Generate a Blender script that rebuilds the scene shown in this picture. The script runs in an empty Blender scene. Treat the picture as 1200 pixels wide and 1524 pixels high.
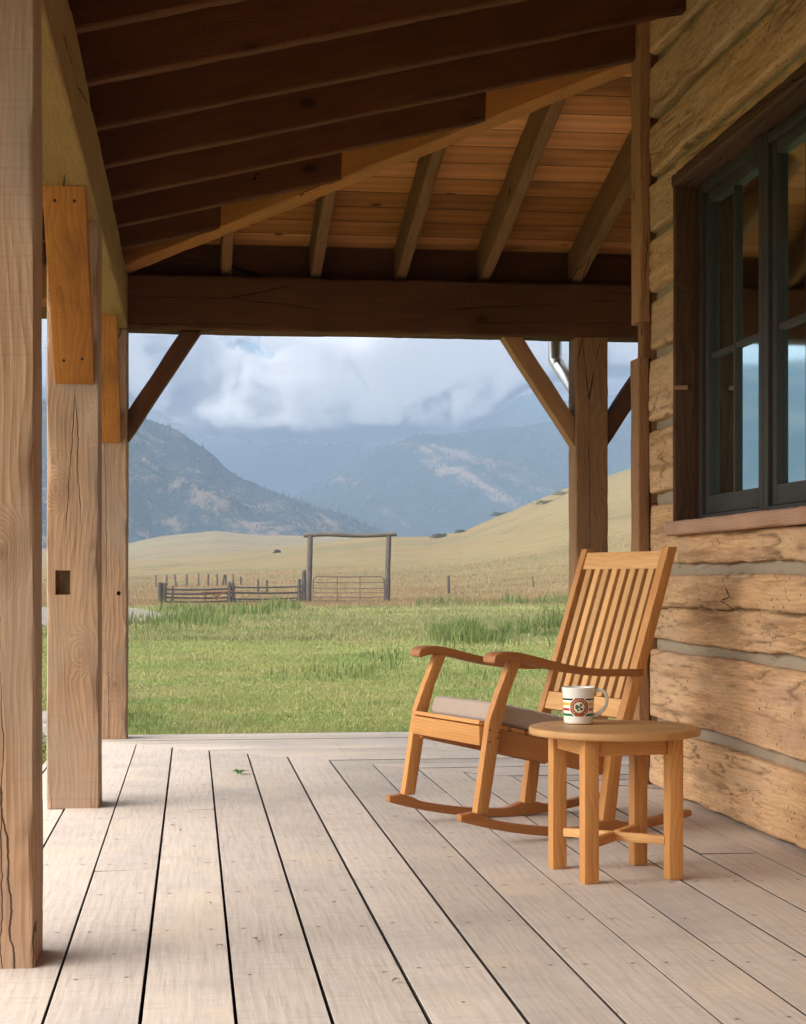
import bpy, bmesh, math, random
import numpy as np
from mathutils import Vector, Matrix, noise as mn
R = math.radians
rng = np.random.default_rng(7)
random.seed(7)
sc = bpy.context.scene
COL = sc.collection

# ------------------------------------------------------------------ camera geometry (photograph: 1200 x 1524, horizon at y = 862)
F_PX, HOR = 2550.0, 862.0
TH = math.atan(314 / F_PX)
SN, CS = math.sin(TH), math.cos(TH)
def ray(px, py):
    u = (px - 600) / F_PX
    return Vector((SN + u * CS, CS - u * SN, (HOR - py) / F_PX))
def at_t(px, py, t):
    r = ray(px, py); return Vector((r.x * t, r.y * t, 1 + r.z * t))
def floor_pt(px, py, z=0.0):
    r = ray(px, py); t = (z - 1) / r.z
    return Vector((r.x * t, r.y * t, z))

cam = bpy.data.cameras.new('camera')
co = bpy.data.objects.new('camera', cam); COL.objects.link(co)
cam.sensor_fit = 'HORIZONTAL'; cam.sensor_width = 36
cam.lens = F_PX / 1200 * 36
cam.shift_y = 100 / 1200
cam.clip_start = 0.05; cam.clip_end = 12000
co.location = (0, 0, 1.0)
co.rotation_euler = (R(90), 0, -TH)
sc.camera = co

# ------------------------------------------------------------------ node helpers
def new_mat(name):
    m = bpy.data.materials.new(name); m.use_nodes = True
    nt = m.node_tree; nt.nodes.clear()
    return m, nt
class G:
    def __init__(s, nt): s.nt = nt
    def n(s, typ, ins=None, out=None, **attrs):
        nd = s.nt.nodes.new('ShaderNode' + typ)
        for k, v in attrs.items(): setattr(nd, k, v)
        for k, v in (ins or {}).items():
            sk = nd.inputs[k]
            if isinstance(v, bpy.types.NodeSocket): s.nt.links.new(v, sk)
            else: sk.default_value = v
        if out is None: return nd.outputs[0]
        if out == '': return nd
        return nd.outputs[out]
    def m(s, op, a, b=0.0, c=None, clamp=False):
        ins = {0: a, 1: b}
        if c is not None: ins[2] = c
        return s.n('Math', ins, operation=op, use_clamp=clamp)
    def vm(s, op, a, b=(0, 0, 0)): return s.n('VectorMath', {0: a, 1: b}, operation=op)
    def mix(s, f, a, b, mode='MIX'):
        a = (*a, 1) if isinstance(a, tuple) and len(a) == 3 else a
        b = (*b, 1) if isinstance(b, tuple) and len(b) == 3 else b
        return s.n('MixRGB', {'Fac': f, 'Color1': a, 'Color2': b}, blend_type=mode)
    def ramp(s, f, stops):
        nd = s.n('ValToRGB', {'Fac': f}, out='')
        el = nd.color_ramp.elements
        while len(el) < len(stops): el.new(0.5)
        for e, (p, c) in zip(el, stops):
            e.position = p; e.color = (*c, 1) if len(c) == 3 else c
        return nd.outputs['Color']
    def ss(s, v, a, b, lo=0.0, hi=1.0):
        return s.n('MapRange', {'Value': v, 'From Min': a, 'From Max': b, 'To Min': lo, 'To Max': hi}, interpolation_type='SMOOTHSTEP')
    def noise(s, vec, scale, detail=3, rough=0.55, dist=0.0, out='Fac'):
        return s.n('TexNoise', {'Vector': vec, 'Scale': scale, 'Detail': detail, 'Roughness': rough, 'Distortion': dist}, out=out)
    def done(s, bsdf, vol=None):
        o = s.n('OutputMaterial', {}, out='')
        if bsdf is not None: s.nt.links.new(bsdf, o.inputs['Surface'])
        if vol is not None: s.nt.links.new(vol, o.inputs['Volume'])
    def pbr(s, color, rough=0.6, normal=None, **kw):
        ins = {'Base Color': (*color, 1) if isinstance(color, tuple) and len(color) == 3 else color, 'Roughness': rough}
        if normal is not None: ins['Normal'] = normal
        ins.update(kw)
        return s.n('BsdfPrincipled', ins, out='BSDF')
    def bump(s, h, strength, dist, prev=None):
        ins = {'Height': h, 'Strength': strength, 'Distance': dist}
        if prev is not None: ins['Normal'] = prev
        return s.n('Bump', ins)

def obj_coords(g, axis='X', jitter=True):
    """object coordinates swizzled so that the grain runs along x, shifted per object"""
    v = g.n('TexCoord', out='Object')
    sp = g.n('SeparateXYZ', {0: v}, out='')
    x, y, z = sp.outputs
    if axis == 'Y': v = g.n('CombineXYZ', {0: y, 1: x, 2: z})
    elif axis == 'Z': v = g.n('CombineXYZ', {0: z, 1: x, 2: y})
    if jitter:
        r = g.n('ObjectInfo', out='Random')
        off = g.n('CombineXYZ', {0: g.m('MULTIPLY', r, 41.0), 1: g.m('MULTIPLY', r, 3.7), 2: g.m('MULTIPLY', r, 7.3)})
        v = g.vm('ADD', v, off)
    return v

def wood(name, light, dark, axis='X', ring=16.0, ring_amt=0.45, fibre=0.35, rough=0.65, cracks=0.0, saw=0.0, knots=0.6,
         stain=None, stain_amt=0.5, holes=0.0, bump=0.5, objvar=0.16, spec=0.35, crack_len=0.16, crack_w=1.0, wash=None, adze=0.0, fib_s=85.0, warp_s=0.10):
    m, nt = new_mat(name); g = G(nt)
    v = obj_coords(g, axis)
    warp = g.noise(g.vm('MULTIPLY', v, (0.9, 2.5, 2.5)), 1.6, 2, out='Color')
    wv = g.vm('ADD', v, g.vm('MULTIPLY', g.vm('SUBTRACT', warp, (0.5, 0.5, 0.5)), (0.0, warp_s, warp_s)))
    # knots bend the rings round them
    kn = g.n('TexVoronoi', {'Vector': g.vm('MULTIPLY', wv, (1.0, 1.7, 1.7)), 'Scale': 2.1}, out='Distance')
    kmask = g.ss(kn, 0.05, 0.12, 1.0, 0.0)
    khalo = g.ss(kn, 0.05, 0.30, 1.0, 0.0)
    rv = g.vm('MULTIPLY', wv, (0.06, 1.0, 1.0))
    rv = g.vm('ADD', rv, g.n('CombineXYZ', {0: 0.0, 1: g.m('MULTIPLY', khalo, 0.05), 2: g.m('MULTIPLY', khalo, 0.05)}))
    rings = g.n('TexWave', {'Vector': rv, 'Scale': ring, 'Distortion': 0.9, 'Detail': 2.0, 'Detail Scale': 1.0}, out='Fac',
                wave_type='RINGS', rings_direction='X', wave_profile='SAW')
    fib = g.noise(g.vm('MULTIPLY', v, (0.030, 1, 1)), fib_s, 4, 0.7)
    fib2 = g.noise(g.vm('MULTIPLY', v, (0.10, 1, 1)), 26, 3, 0.6)
    blot = g.noise(g.vm('MULTIPLY', v, (0.5, 1, 1)), 3.2, 3, 0.6)
    f = g.m('MULTIPLY', rings, ring_amt)
    f = g.m('ADD', f, g.m('MULTIPLY', g.m('SUBTRACT', fib, 0.5), fibre * 1.6))
    f = g.m('ADD', f, g.m('MULTIPLY', g.m('SUBTRACT', fib2, 0.5), 0.7))
    f = g.m('ADD', f, g.m('MULTIPLY', g.m('SUBTRACT', blot, 0.45), 0.7), clamp=True)
    col = g.mix(f, light, dark)
    if stain is not None:
        st = g.ss(g.noise(g.vm('MULTIPLY', v, (0.35 if adze == 0 else 0.11, 1, 1)), 4.5 if adze == 0 else 7.0, 5, 0.65), 0.48, 0.66)
        col = g.mix(g.m('MULTIPLY', st, stain_amt), col, stain)
    if wash is not None:
        st = g.ss(g.noise(g.vm('ADD', g.vm('MULTIPLY', v, (0.5, 1, 1)), (9, 3, 5)), 2.4, 5, 0.6), 0.42, 0.62)
        col = g.mix(g.m('MULTIPLY', st, 0.6), col, wash)
    kd = tuple(c * 0.35 for c in dark)
    col = g.mix(g.m('MULTIPLY', kmask, knots), col, kd)
    col = g.mix(g.m('MULTIPLY', khalo, knots * 0.35), col, dark)
    h = g.m('ADD', g.m('MULTIPLY', fib, 0.5), g.m('MULTIPLY', rings, 0.25))
    if cracks > 0:
        wob = g.noise(g.vm('MULTIPLY', v, (1.0, 0.25, 0.25)), 6.0, 4, 0.6, out='Color')
        cvec = g.vm('ADD', g.vm('MULTIPLY', v, (crack_len * 0.35, 1, 1)), g.vm('MULTIPLY', g.vm('SUBTRACT', wob, (0.5, 0.5, 0.5)), (0.0, 0.03, 0.03)))
        cd = g.n('TexVoronoi', {'Vector': cvec, 'Scale': 6.0}, out='Distance', feature='DISTANCE_TO_EDGE')
        gn = g.noise(g.vm('MULTIPLY', v, (0.55, 1.4, 1.4)), 2.1, 3)
        gate = g.ss(gn, 0.62 - 0.2 * cracks, 0.74 - 0.2 * cracks)
        line = g.m('LESS_THAN', cd, g.m('MULTIPLY', gate, g.m('ADD', 0.002, g.m('MULTIPLY', g.noise(v, 9.0, 2), 0.018 * crack_w))))
        cr = line
        col = g.mix(g.m('MULTIPLY', cr, 0.85), col, tuple(c * 0.12 for c in dark))
        h = g.m('SUBTRACT', h, g.m('MULTIPLY', cr, 2.0))
    if holes > 0:
        hv = g.n('TexVoronoi', {'Vector': v, 'Scale': 26.0}, out='Distance')
        hg = g.ss(g.noise(v, 3.0, 3), 0.43, 0.53)
        hm = g.m('MULTIPLY', g.ss(hv, 0.10, 0.17, 1.0, 0.0), g.m('MULTIPLY', hg, holes))
        col = g.mix(hm, col, tuple(c * 0.15 for c in dark))
        h = g.m('SUBTRACT', h, hm)
    if adze > 0:
        ca = g.n('Attribute', {}, out='Fac', attribute_name='crack')
        col = g.mix(g.m('MULTIPLY', ca, 0.80), col, tuple(c * 0.22 for c in dark))
        pt = g.ss(g.noise(g.vm('MULTIPLY', g.vm('ADD', v, (1, 7, 3)), (0.10, 1, 1)), 9.0, 5, 0.7), 0.50, 0.64, 0, 0.55)
        col = g.mix(pt, col, tuple(c * 0.62 for c in dark))
        # short nicks left across the grain by the hewing axe, and drying checks
        av = g.vm('ADD', g.vm('MULTIPLY', v, (1.0, 0.30, 0.30)), g.vm('MULTIPLY', g.noise(v, 11, 2, out='Color'), (0.03, 0.1, 0.1)))
        ad = g.n('TexVoronoi', {'Vector': av, 'Scale': 24.0}, out='', feature='F1')
        keep = g.m('GREATER_THAN', g.n('SeparateXYZ', {0: ad.outputs['Color']}, out='').outputs[1], 0.55)
        az_ = g.ss(g.noise(g.vm('ADD', v, (2, 5, 8)), 1.8, 3), 0.44, 0.56)
        nk = g.m('MULTIPLY', g.m('MULTIPLY', g.ss(ad.outputs['Distance'], 0.05, 0.14, 1, 0), keep), g.m('MULTIPLY', az_, adze))
        col = g.mix(g.m('MULTIPLY', nk, 0.8), col, tuple(c * 0.3 for c in dark))
        ck_ = g.noise(g.vm('MULTIPLY', g.vm('ADD', v, (4, 4, 1)), (0.22, 1, 1)), 17, 5, 0.7)
        col = g.mix(g.ss(g.m('ABSOLUTE', g.m('SUBTRACT', ck_, 0.5)), 0.0, 0.012, 0.45, 0.0), col, tuple(c * 0.45 for c in dark))
        h = g.m('SUBTRACT', h, g.m('MULTIPLY', nk, 0.8))
    if saw > 0:
        sx = g.n('SeparateXYZ', {0: v}, out='').outputs[0]
        sw = g.noise(g.n('CombineXYZ', {0: g.m('ADD', sx, g.m('MULTIPLY', g.noise(v, 2.0, 1), 0.03)), 1: 0.0, 2: 0.0}), 85, 2, 0.7)
        sg = g.ss(g.noise(v, 1.7, 2), 0.38, 0.62)
        sm = g.m('MULTIPLY', g.ss(sw, 0.50, 0.68), sg)
        col = g.mix(g.m('MULTIPLY', sm, saw), col, tuple(c * 0.6 for c in dark))
        h = g.m('SUBTRACT', h, g.m('MULTIPLY', sm, 0.7 * saw))
    # whole pieces differ in colour
    rr = g.n('ObjectInfo', out='Random')
    val = g.m('ADD', 1.0 - objvar, g.m('MULTIPLY', rr, 2 * objvar))
    col = g.n('HueSaturation', {'Color': col, 'Value': val})
    nrm = g.bump(h, bump, 0.004)
    rg = g.m('ADD', rough - 0.08, g.m('MULTIPLY', fib2, 0.2))
    g.done(g.pbr(col, rg, nrm, **{'Specular IOR Level': spec}))
    return m

def plain(name, col, rough=0.5, metallic=0.0, var=0.15, scale=8.0, bump=0.0, spec=0.5):
    m, nt = new_mat(name); g = G(nt)
    v = obj_coords(g, 'X')
    n = g.noise(v, scale, 5, 0.6)
    c = g.mix(n, tuple(min(1, x * (1 + var)) for x in col), tuple(x * (1 - var) for x in col))
    nrm = g.bump(g.noise(v, scale * 8, 3), bump, 0.004) if bump else None
    g.done(g.pbr(c, rough, nrm, Metallic=metallic, **{'Specular IOR Level': spec}))
    return m

# ------------------------------------------------------------------ materials
M = {}
M['post'] = wood('post_wood', (0.45, 0.275, 0.165), (0.155, 0.078, 0.042), ring=36, ring_amt=0.50, fibre=0.75, cracks=0.95, saw=0.15, knots=0.85, rough=0.75,
                 warp_s=0.055, wash=(0.36, 0.26, 0.19), stain=(0.23, 0.16, 0.12), stain_amt=0.6, crack_w=0.55, bump=0.8, spec=0.2, objvar=0.05)
M['brace'] = wood('brace_wood', (0.46, 0.18, 0.043), (0.27, 0.088, 0.019), ring=26, ring_amt=0.45, fibre=0.5, cracks=0.1, saw=0.25, knots=1.0, rough=0.7, bump=0.6, spec=0.2, objvar=0.08, stain=(0.20, 0.075, 0.022), stain_amt=0.65)
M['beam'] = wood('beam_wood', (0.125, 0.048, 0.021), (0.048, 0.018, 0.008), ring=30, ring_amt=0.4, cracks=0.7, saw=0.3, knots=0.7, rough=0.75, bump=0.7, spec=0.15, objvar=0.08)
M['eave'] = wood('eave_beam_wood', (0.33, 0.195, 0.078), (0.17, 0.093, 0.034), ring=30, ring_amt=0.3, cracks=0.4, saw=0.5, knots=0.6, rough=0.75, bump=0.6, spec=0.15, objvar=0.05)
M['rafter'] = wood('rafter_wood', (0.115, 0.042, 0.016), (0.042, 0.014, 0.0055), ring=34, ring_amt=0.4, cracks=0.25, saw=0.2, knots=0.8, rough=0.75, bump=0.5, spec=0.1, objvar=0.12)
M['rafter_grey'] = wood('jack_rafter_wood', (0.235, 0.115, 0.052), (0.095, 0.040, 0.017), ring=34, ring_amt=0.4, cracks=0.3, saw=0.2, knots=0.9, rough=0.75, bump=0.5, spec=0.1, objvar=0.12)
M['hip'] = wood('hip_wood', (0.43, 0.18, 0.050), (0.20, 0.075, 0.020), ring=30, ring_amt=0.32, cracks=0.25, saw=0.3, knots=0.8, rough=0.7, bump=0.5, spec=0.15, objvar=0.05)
M['log'] = wood('hewn_log_wood', (0.64, 0.40, 0.21), (0.33, 0.165, 0.07), ring=20, ring_amt=0.40, fibre=0.75, fib_s=70.0, cracks=0.25, saw=0.0, knots=0.35, rough=0.8,
                stain=(0.33, 0.195, 0.12), stain_amt=0.6, holes=0.9, bump=0.8, spec=0.12, objvar=0.06, crack_len=0.30, crack_w=0.5, wash=(0.50, 0.34, 0.215), adze=1.0)
M['trim'] = wood('trim_wood', (0.24, 0.115, 0.05), (0.11, 0.05, 0.022), ring=34, cracks=0.4, saw=0.2, rough=0.75, bump=0.5, spec=0.15)
M['trim_light'] = wood('corner_trim_wood', (0.38, 0.20, 0.10), (0.19, 0.095, 0.045), ring=34, cracks=0.4, saw=0.2, rough=0.75, bump=0.5, spec=0.15)
M['jamb'] = wood('jamb_wood', (0.12, 0.055, 0.03), (0.045, 0.02, 0.011), ring=20, ring_amt=0.6, cracks=0.8, saw=0.3, rough=0.7, bump=0.9, spec=0.15)
M['sill'] = wood('sill_wood', (0.42, 0.245, 0.165), (0.21, 0.115, 0.07), ring=30, cracks=0.5, saw=0.5, rough=0.75, bump=0.6, spec=0.2)
for ax in 'XYZ':
    M['teak' + ax] = wood('teak_' + ax.lower(), (0.56, 0.265, 0.080), (0.35, 0.130, 0.034), axis=ax, ring=30, ring_amt=0.46, fibre=0.5, rough=0.52, knots=0.12, bump=0.22, spec=0.35, objvar=0.15)
    M['teak_dark' + ax] = wood('teak_oiled_' + ax.lower(), (0.39, 0.155, 0.045), (0.22, 0.075, 0.020), axis=ax, ring=34, ring_amt=0.35, fibre=0.30, rough=0.42, knots=0.0, bump=0.15, spec=0.45, objvar=0.08)
M['teak_pale'] = wood('teak_pale', (0.62, 0.345, 0.135), (0.44, 0.205, 0.064), ring=30, ring_amt=0.42, fibre=0.5, rough=0.56, knots=0.1, bump=0.22, spec=0.3, objvar=0.18)
M['weathered'] = wood('weathered_fence_wood', (0.13, 0.110, 0.093), (0.055, 0.045, 0.037), ring=10, cracks=0.6, rough=0.85, bump=0.8, spec=0.1)
M['rust'] = plain('rusty_iron', (0.17, 0.07, 0.04), 0.8, 0.2, 0.4, 14, 0.3)
M['gate_metal'] = plain('old_gate_metal', (0.13, 0.09, 0.075), 0.6, 0.4, 0.4, 6, 0.1)
M['tpost'] = plain('green_steel', (0.06, 0.07, 0.05), 0.7, 0.2, 0.3)
M['window'] = plain('window_metal', (0.046, 0.040, 0.037), 0.55, 0.0, 0.08, 3, 0.02, 0.15)
M['gutter'] = plain('galvanised_steel', (0.62, 0.63, 0.64), 0.32, 0.85, 0.12, 12, 0.03)
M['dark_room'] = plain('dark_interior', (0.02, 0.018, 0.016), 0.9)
M['rock'] = plain('pale_rock', (0.26, 0.245, 0.22), 0.9, 0, 0.35, 5, 0.9)
M['leaf'] = plain('green_leaf', (0.10, 0.20, 0.035), 0.5, 0, 0.4, 20)
M['dryleaf'] = plain('dry_leaf', (0.15, 0.105, 0.05), 0.7, 0, 0.4, 30)

def mat_chink():
    m, nt = new_mat('chinking'); g = G(nt)
    v = obj_coords(g)
    n = g.noise(v, 6, 5, 0.65); n2 = g.noise(g.vm('MULTIPLY', v, (1, 0.15, 1)), 45, 3)
    c = g.mix(n, (0.37, 0.295, 0.21), (0.27, 0.21, 0.145))
    c = g.mix(g.ss(n2, 0.55, 0.75), c, (0.22, 0.17, 0.115))
    g.done(g.pbr(c, 0.95, g.bump(g.m('ADD', n2, g.noise(v, 120, 3)), 0.5, 0.004)))
    return m
M['chink'] = mat_chink()

PITCH, GX0 = 0.2167, -0.334
def mat_deck(name, axis):
    """weathered deck boards: grain along the board, nail heads in pairs on the joists, dirt specks"""
    m, nt = new_mat(name); g = G(nt)
    v = g.n('TexCoord', out='Object')
    sp = g.n('SeparateXYZ', {0: v}, out='')
    x, y = sp.outputs[0], sp.outputs[1]
    lon, lat = (y, x) if axis == 'Y' else (x, y)
    bid = g.n('Attribute', {}, out='Fac', attribute_name='board')
    vv = g.n('CombineXYZ', {0: g.m('ADD', lon, g.m('MULTIPLY', bid, 61.0)), 1: lat, 2: g.m('MULTIPLY', bid, 9.0)})
    warp = g.noise(g.vm('MULTIPLY', vv, (0.6, 3, 1)), 1.8, 2)
    ring = g.n('TexWave', {'Vector': g.n('CombineXYZ', {0: g.m('MULTIPLY', lon, 0.09), 1: g.m('ADD', lat, g.m('MULTIPLY', warp, 0.16)), 2: g.m('MULTIPLY', bid, 3.0)}),
                           'Scale': 11.0, 'Distortion': 2.2, 'Detail': 2.0}, out='Fac', wave_type='BANDS', bands_direction='Y')
    fib = g.noise(g.vm('MULTIPLY', vv, (0.04, 1, 1)), 85, 4, 0.75)
    fib2 = g.noise(g.vm('MULTIPLY', vv, (0.12, 1, 1)), 30, 4, 0.6)
    cross = g.noise(g.vm('MULTIPLY', vv, (1, 0.12, 1)), 55, 3, 0.6)          # faint planer / saw lines across the board
    blot = g.noise(vv, 2.2, 5, 0.62)
    c = g.mix(blot, (0.655, 0.57, 0.485), (0.515, 0.445, 0.385))
    c = g.mix(g.m('MULTIPLY', ring, 0.22), c, (0.40, 0.32, 0.26))
    c = g.mix(g.ss(fib, 0.46, 0.72, 0, 0.62), c, (0.37, 0.295, 0.235))
    c = g.mix(g.ss(fib2, 0.52, 0.78, 0, 0.5), c, (0.66, 0.575, 0.50))
    c = g.mix(g.ss(cross, 0.54, 0.72, 0, 0.42), c, (0.36, 0.30, 0.26))
    dirt = g.ss(g.noise(g.vm('ADD', vv, (5, 2, 0)), 1.3, 6, 0.7), 0.47, 0.68, 0, 0.62)
    c = g.mix(dirt, c, (0.40, 0.345, 0.315))
    warm = g.ss(g.noise(g.vm('ADD', vv, (15, 4, 7)), 1.7, 5, 0.65), 0.52, 0.70, 0, 0.5)
    c = g.mix(warm, c, (0.66, 0.54, 0.40))
    c = g.n('HueSaturation', {'Color': c, 'Value': g.m('ADD', 0.90 if axis == 'Y' else 0.84, g.m('MULTIPLY', bid, 0.17 if axis == 'Y' else 0.26))})
    # nail heads
    org = GX0 if axis == 'Y' else 11.18
    fr = g.m('MULTIPLY', g.m('FRACT', g.m('ADD', g.m('DIVIDE', g.m('SUBTRACT', lat, org), PITCH), 40.0)), PITCH)
    dl = g.m('MINIMUM', g.m('ABSOLUTE', g.m('SUBTRACT', fr, 0.047)), g.m('ABSOLUTE', g.m('SUBTRACT', fr, 0.172)))
    jit = g.m('MULTIPLY', g.m('SUBTRACT', g.noise(g.n('CombineXYZ', {0: g.m('MULTIPLY', bid, 90), 1: g.m('FLOOR', g.m('MULTIPLY', g.m('DIVIDE', fr, PITCH), 2.0)), 2: 0.0}), 7.0, 1), 0.5), 0.10)
    fl = g.m('SUBTRACT', g.m('FRACT', g.m('ADD', g.m('DIVIDE', g.m('ADD', lon, jit), 0.58), 40.0)), 0.5)
    fl = g.m('MULTIPLY', g.m('ABSOLUTE', fl), 0.58)
    dd = g.m('SQRT', g.m('ADD', g.m('MULTIPLY', dl, dl), g.m('MULTIPLY', fl, fl)))
    wn = g.n('TexWhiteNoise', {'Vector': g.n('CombineXYZ', {0: g.m('FLOOR', g.m('DIVIDE', g.m('ADD', lon, jit), 0.58)), 1: g.m('FLOOR', g.m('MULTIPLY', g.m('DIVIDE', fr, PITCH), 2.0)), 2: g.m('MULTIPLY', bid, 997.0)})}, out='Value', noise_dimensions='3D')
    here = g.ss(wn, 0.25, 0.75)
    nail = g.m('MULTIPLY', g.ss(dd, 0.004, 0.0075, 1, 0), g.m('GREATER_THAN', wn, 0.3))
    halo = g.m('MULTIPLY', g.ss(dd, 0.004, 0.026, 0.30, 0), here)
    c = g.mix(halo, c, (0.30, 0.25, 0.225))
    c = g.mix(g.m('MULTIPLY', nail, 0.85), c, (0.09, 0.075, 0.065))
    # specks of dirt, splinters
    vo = g.n('TexVoronoi', {'Vector': g.vm('MULTIPLY', g.vm('ADD', vv, (0, 0, 4.0)), (0.8, 1.2, 1)), 'Scale': 9.0, 'Randomness': 1.0}, out='')
    keep = g.m('GREATER_THAN', g.n('SeparateXYZ', {0: vo.outputs['Color']}, out='').outputs[0], 0.55)
    sz = g.m('MULTIPLY', g.n('SeparateXYZ', {0: vo.outputs['Color']}, out='').outputs[1], 0.075)
    vd = g.m('ADD', vo.outputs['Distance'], g.m('MULTIPLY', g.noise(vv, 60, 2), 0.05))
    spk = g.m('MULTIPLY', g.m('LESS_THAN', vd, g.m('ADD', sz, 0.022)), keep)
    c = g.mix(g.m('MULTIPLY', spk, 0.75), c, (0.13, 0.105, 0.08))
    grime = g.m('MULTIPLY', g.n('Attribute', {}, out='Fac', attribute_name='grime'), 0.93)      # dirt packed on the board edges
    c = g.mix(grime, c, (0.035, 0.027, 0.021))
    h = g.m('ADD', g.m('MULTIPLY', fib, 0.6), g.m('MULTIPLY', fib2, 0.5))
    h = g.m('SUBTRACT', g.m('ADD', h, g.m('MULTIPLY', cross, 0.35)), g.m('MULTIPLY', nail, 1.0))
    g.done(g.pbr(c, g.m('ADD', 0.55, g.m('MULTIPLY', fib2, 0.3)), g.bump(h, 0.35, 0.004), **{'Specular IOR Level': 0.3}))
    return m
M['deckY'] = mat_deck('deck_boards_lengthwise', 'Y')
M['deckX'] = mat_deck('deck_boards_crosswise', 'X')

def mat_planks(name, along, across_w):
    """roof boards: every plank its own tone; 'along' is the object axis the planks run in"""
    m, nt = new_mat(name); g = G(nt)
    v = g.n('TexCoord', out='Object')
    sp = g.n('SeparateXYZ', {0: v}, out='')
    lon, lat = (sp.outputs[0], sp.outputs[1]) if along == 'X' else (sp.outputs[1], sp.outputs[0])
    q = g.m('DIVIDE', lat, across_w)
    bid = g.n('TexWhiteNoise', {'W': g.m('FLOOR', q)}, out='Value', noise_dimensions='1D')
    fr = g.m('FRACT', g.m('ADD', q, 100.0))
    vv = g.n('CombineXYZ', {0: g.m('ADD', lon, g.m('MULTIPLY', bid, 83.0)), 1: lat, 2: g.m('MULTIPLY', bid, 11.0)})
    rings = g.n('TexWave', {'Vector': g.vm('MULTIPLY', vv, (0.10, 1, 1)), 'Scale': 3.5, 'Distortion': 7.0, 'Detail': 3.0}, out='Fac', bands_direction='Y')
    fib = g.noise(g.vm('MULTIPLY', vv, (0.05, 1, 1)), 90, 4, 0.65)
    blot = g.noise(g.vm('MULTIPLY', vv, (0.35, 1, 1)), 3.0, 4, 0.6)
    f = g.m('ADD', g.m('MULTIPLY', rings, 0.25), g.m('MULTIPLY', fib, 0.5))
    c = g.mix(f, (0.72, 0.28, 0.055), (0.30, 0.095, 0.017))
    c = g.mix(g.ss(blot, 0.48, 0.72, 0, 0.6), c, (0.20, 0.075, 0.02))
    kn = g.n('TexVoronoi', {'Vector': g.vm('MULTIPLY', vv, (0.6, 1, 1)), 'Scale': 4.0}, out='Distance')
    c = g.mix(g.ss(kn, 0.05, 0.11, 0.85, 0), c, (0.06, 0.025, 0.01))
    c = g.n('HueSaturation', {'Color': c, 'Value': g.m('ADD', 0.5, g.m('MULTIPLY', bid, 0.95)), 'Saturation': g.m('ADD', 1.0, g.m('MULTIPLY', bid, -0.12))})
    gap = g.ss(g.m('MINIMUM', fr, g.m('SUBTRACT', 1.0, fr)), 0.012, 0.03, 1, 0)
    c = g.mix(g.m('MULTIPLY', gap, 0.85), c, (0.02, 0.009, 0.004))
    h = g.m('SUBTRACT', g.m('MULTIPLY', fib, 0.3), g.m('MULTIPLY', gap, 1.5))
    g.done(g.pbr(c, 0.7, g.bump(h, 0.5, 0.006), **{'Specular IOR Level': 0.2}))
    return m
M['roofX'] = mat_planks('roof_boards_crosswise', 'X', 0.205)
M['roofY'] = mat_planks('roof_boards_lengthwise', 'Y', 0.205)

def mat_glass():
    m, nt = new_mat('window_glass'); g = G(nt)
    v = g.n('TexCoord', out='Object')
    n = g.noise(v, 1.1, 2)
    g.done(g.pbr((0.72, 0.97, 0.98), 0.05, g.bump(n, 0.02, 0.02), Metallic=1.0))      # coated, strongly reflecting panes
    return m
M['glass'] = mat_glass()

def mat_cushion():
    m, nt = new_mat('cushion_canvas'); g = G(nt)
    v = obj_coords(g, 'X')
    w = g.m('ADD', g.n('TexWave', {'Vector': v, 'Scale': 150.0}, out='Fac', bands_direction='X'), g.n('TexWave', {'Vector': v, 'Scale': 150.0}, out='Fac', bands_direction='Y'))
    n = g.noise(v, 7, 4)
    c = g.mix(n, (0.43, 0.335, 0.275), (0.36, 0.275, 0.225))
    g.done(g.pbr(c, 0.95, g.bump(g.m('ADD', g.m('MULTIPLY', w, 0.1), g.noise(v, 14, 3)), 0.35, 0.01), **{'Specular IOR Level': 0.1, 'Sheen Weight': 0.2}))
    return m
M['cushion'] = mat_cushion()

def mat_mug():
    """glazed stoneware; four bands of colour fired on at their heights (object z)"""
    m, nt = new_mat('mug_glaze'); g = G(nt)
    v = g.n('TexCoord', out='Object')
    z = g.n('SeparateXYZ', {0: v}, out='').outputs[2]
    c = (0.80, 0.78, 0.73, 1)
    n = g.noise(v, 18, 3)
    c = g.mix(n, (0.80, 0.78, 0.73), (0.74, 0.72, 0.67))
    for z0, z1, col in ((0.0835, 0.0895, (0.012, 0.014, 0.022)), (0.0655, 0.0750, (0.78, 0.45, 0.03)), (0.0475, 0.0560, (0.42, 0.022, 0.025)), (0.0290, 0.0375, (0.012, 0.17, 0.075))):
        f = g.m('MULTIPLY', g.m('GREATER_THAN', z, z0), g.m('LESS_THAN', z, z1))
        c = g.mix(f, c, col)
    g.done(g.pbr(c, 0.16, None, **{'Coat Weight': 0.4, 'Coat Roughness': 0.05}))
    return m
M['mug'] = mat_mug()
M['mug_white'] = plain('mug_white', (0.78, 0.76, 0.71), 0.16, 0, 0.04, 14)
M['emblem_red'] = plain('emblem_red', (0.30, 0.065, 0.035), 0.25, 0, 0.2, 90)
M['emblem_cream'] = plain('emblem_cream', (0.68, 0.62, 0.46), 0.25, 0, 0.1, 90)
M['emblem_green'] = plain('emblem_green', (0.045, 0.09, 0.055), 0.25, 0, 0.3, 90)

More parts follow.
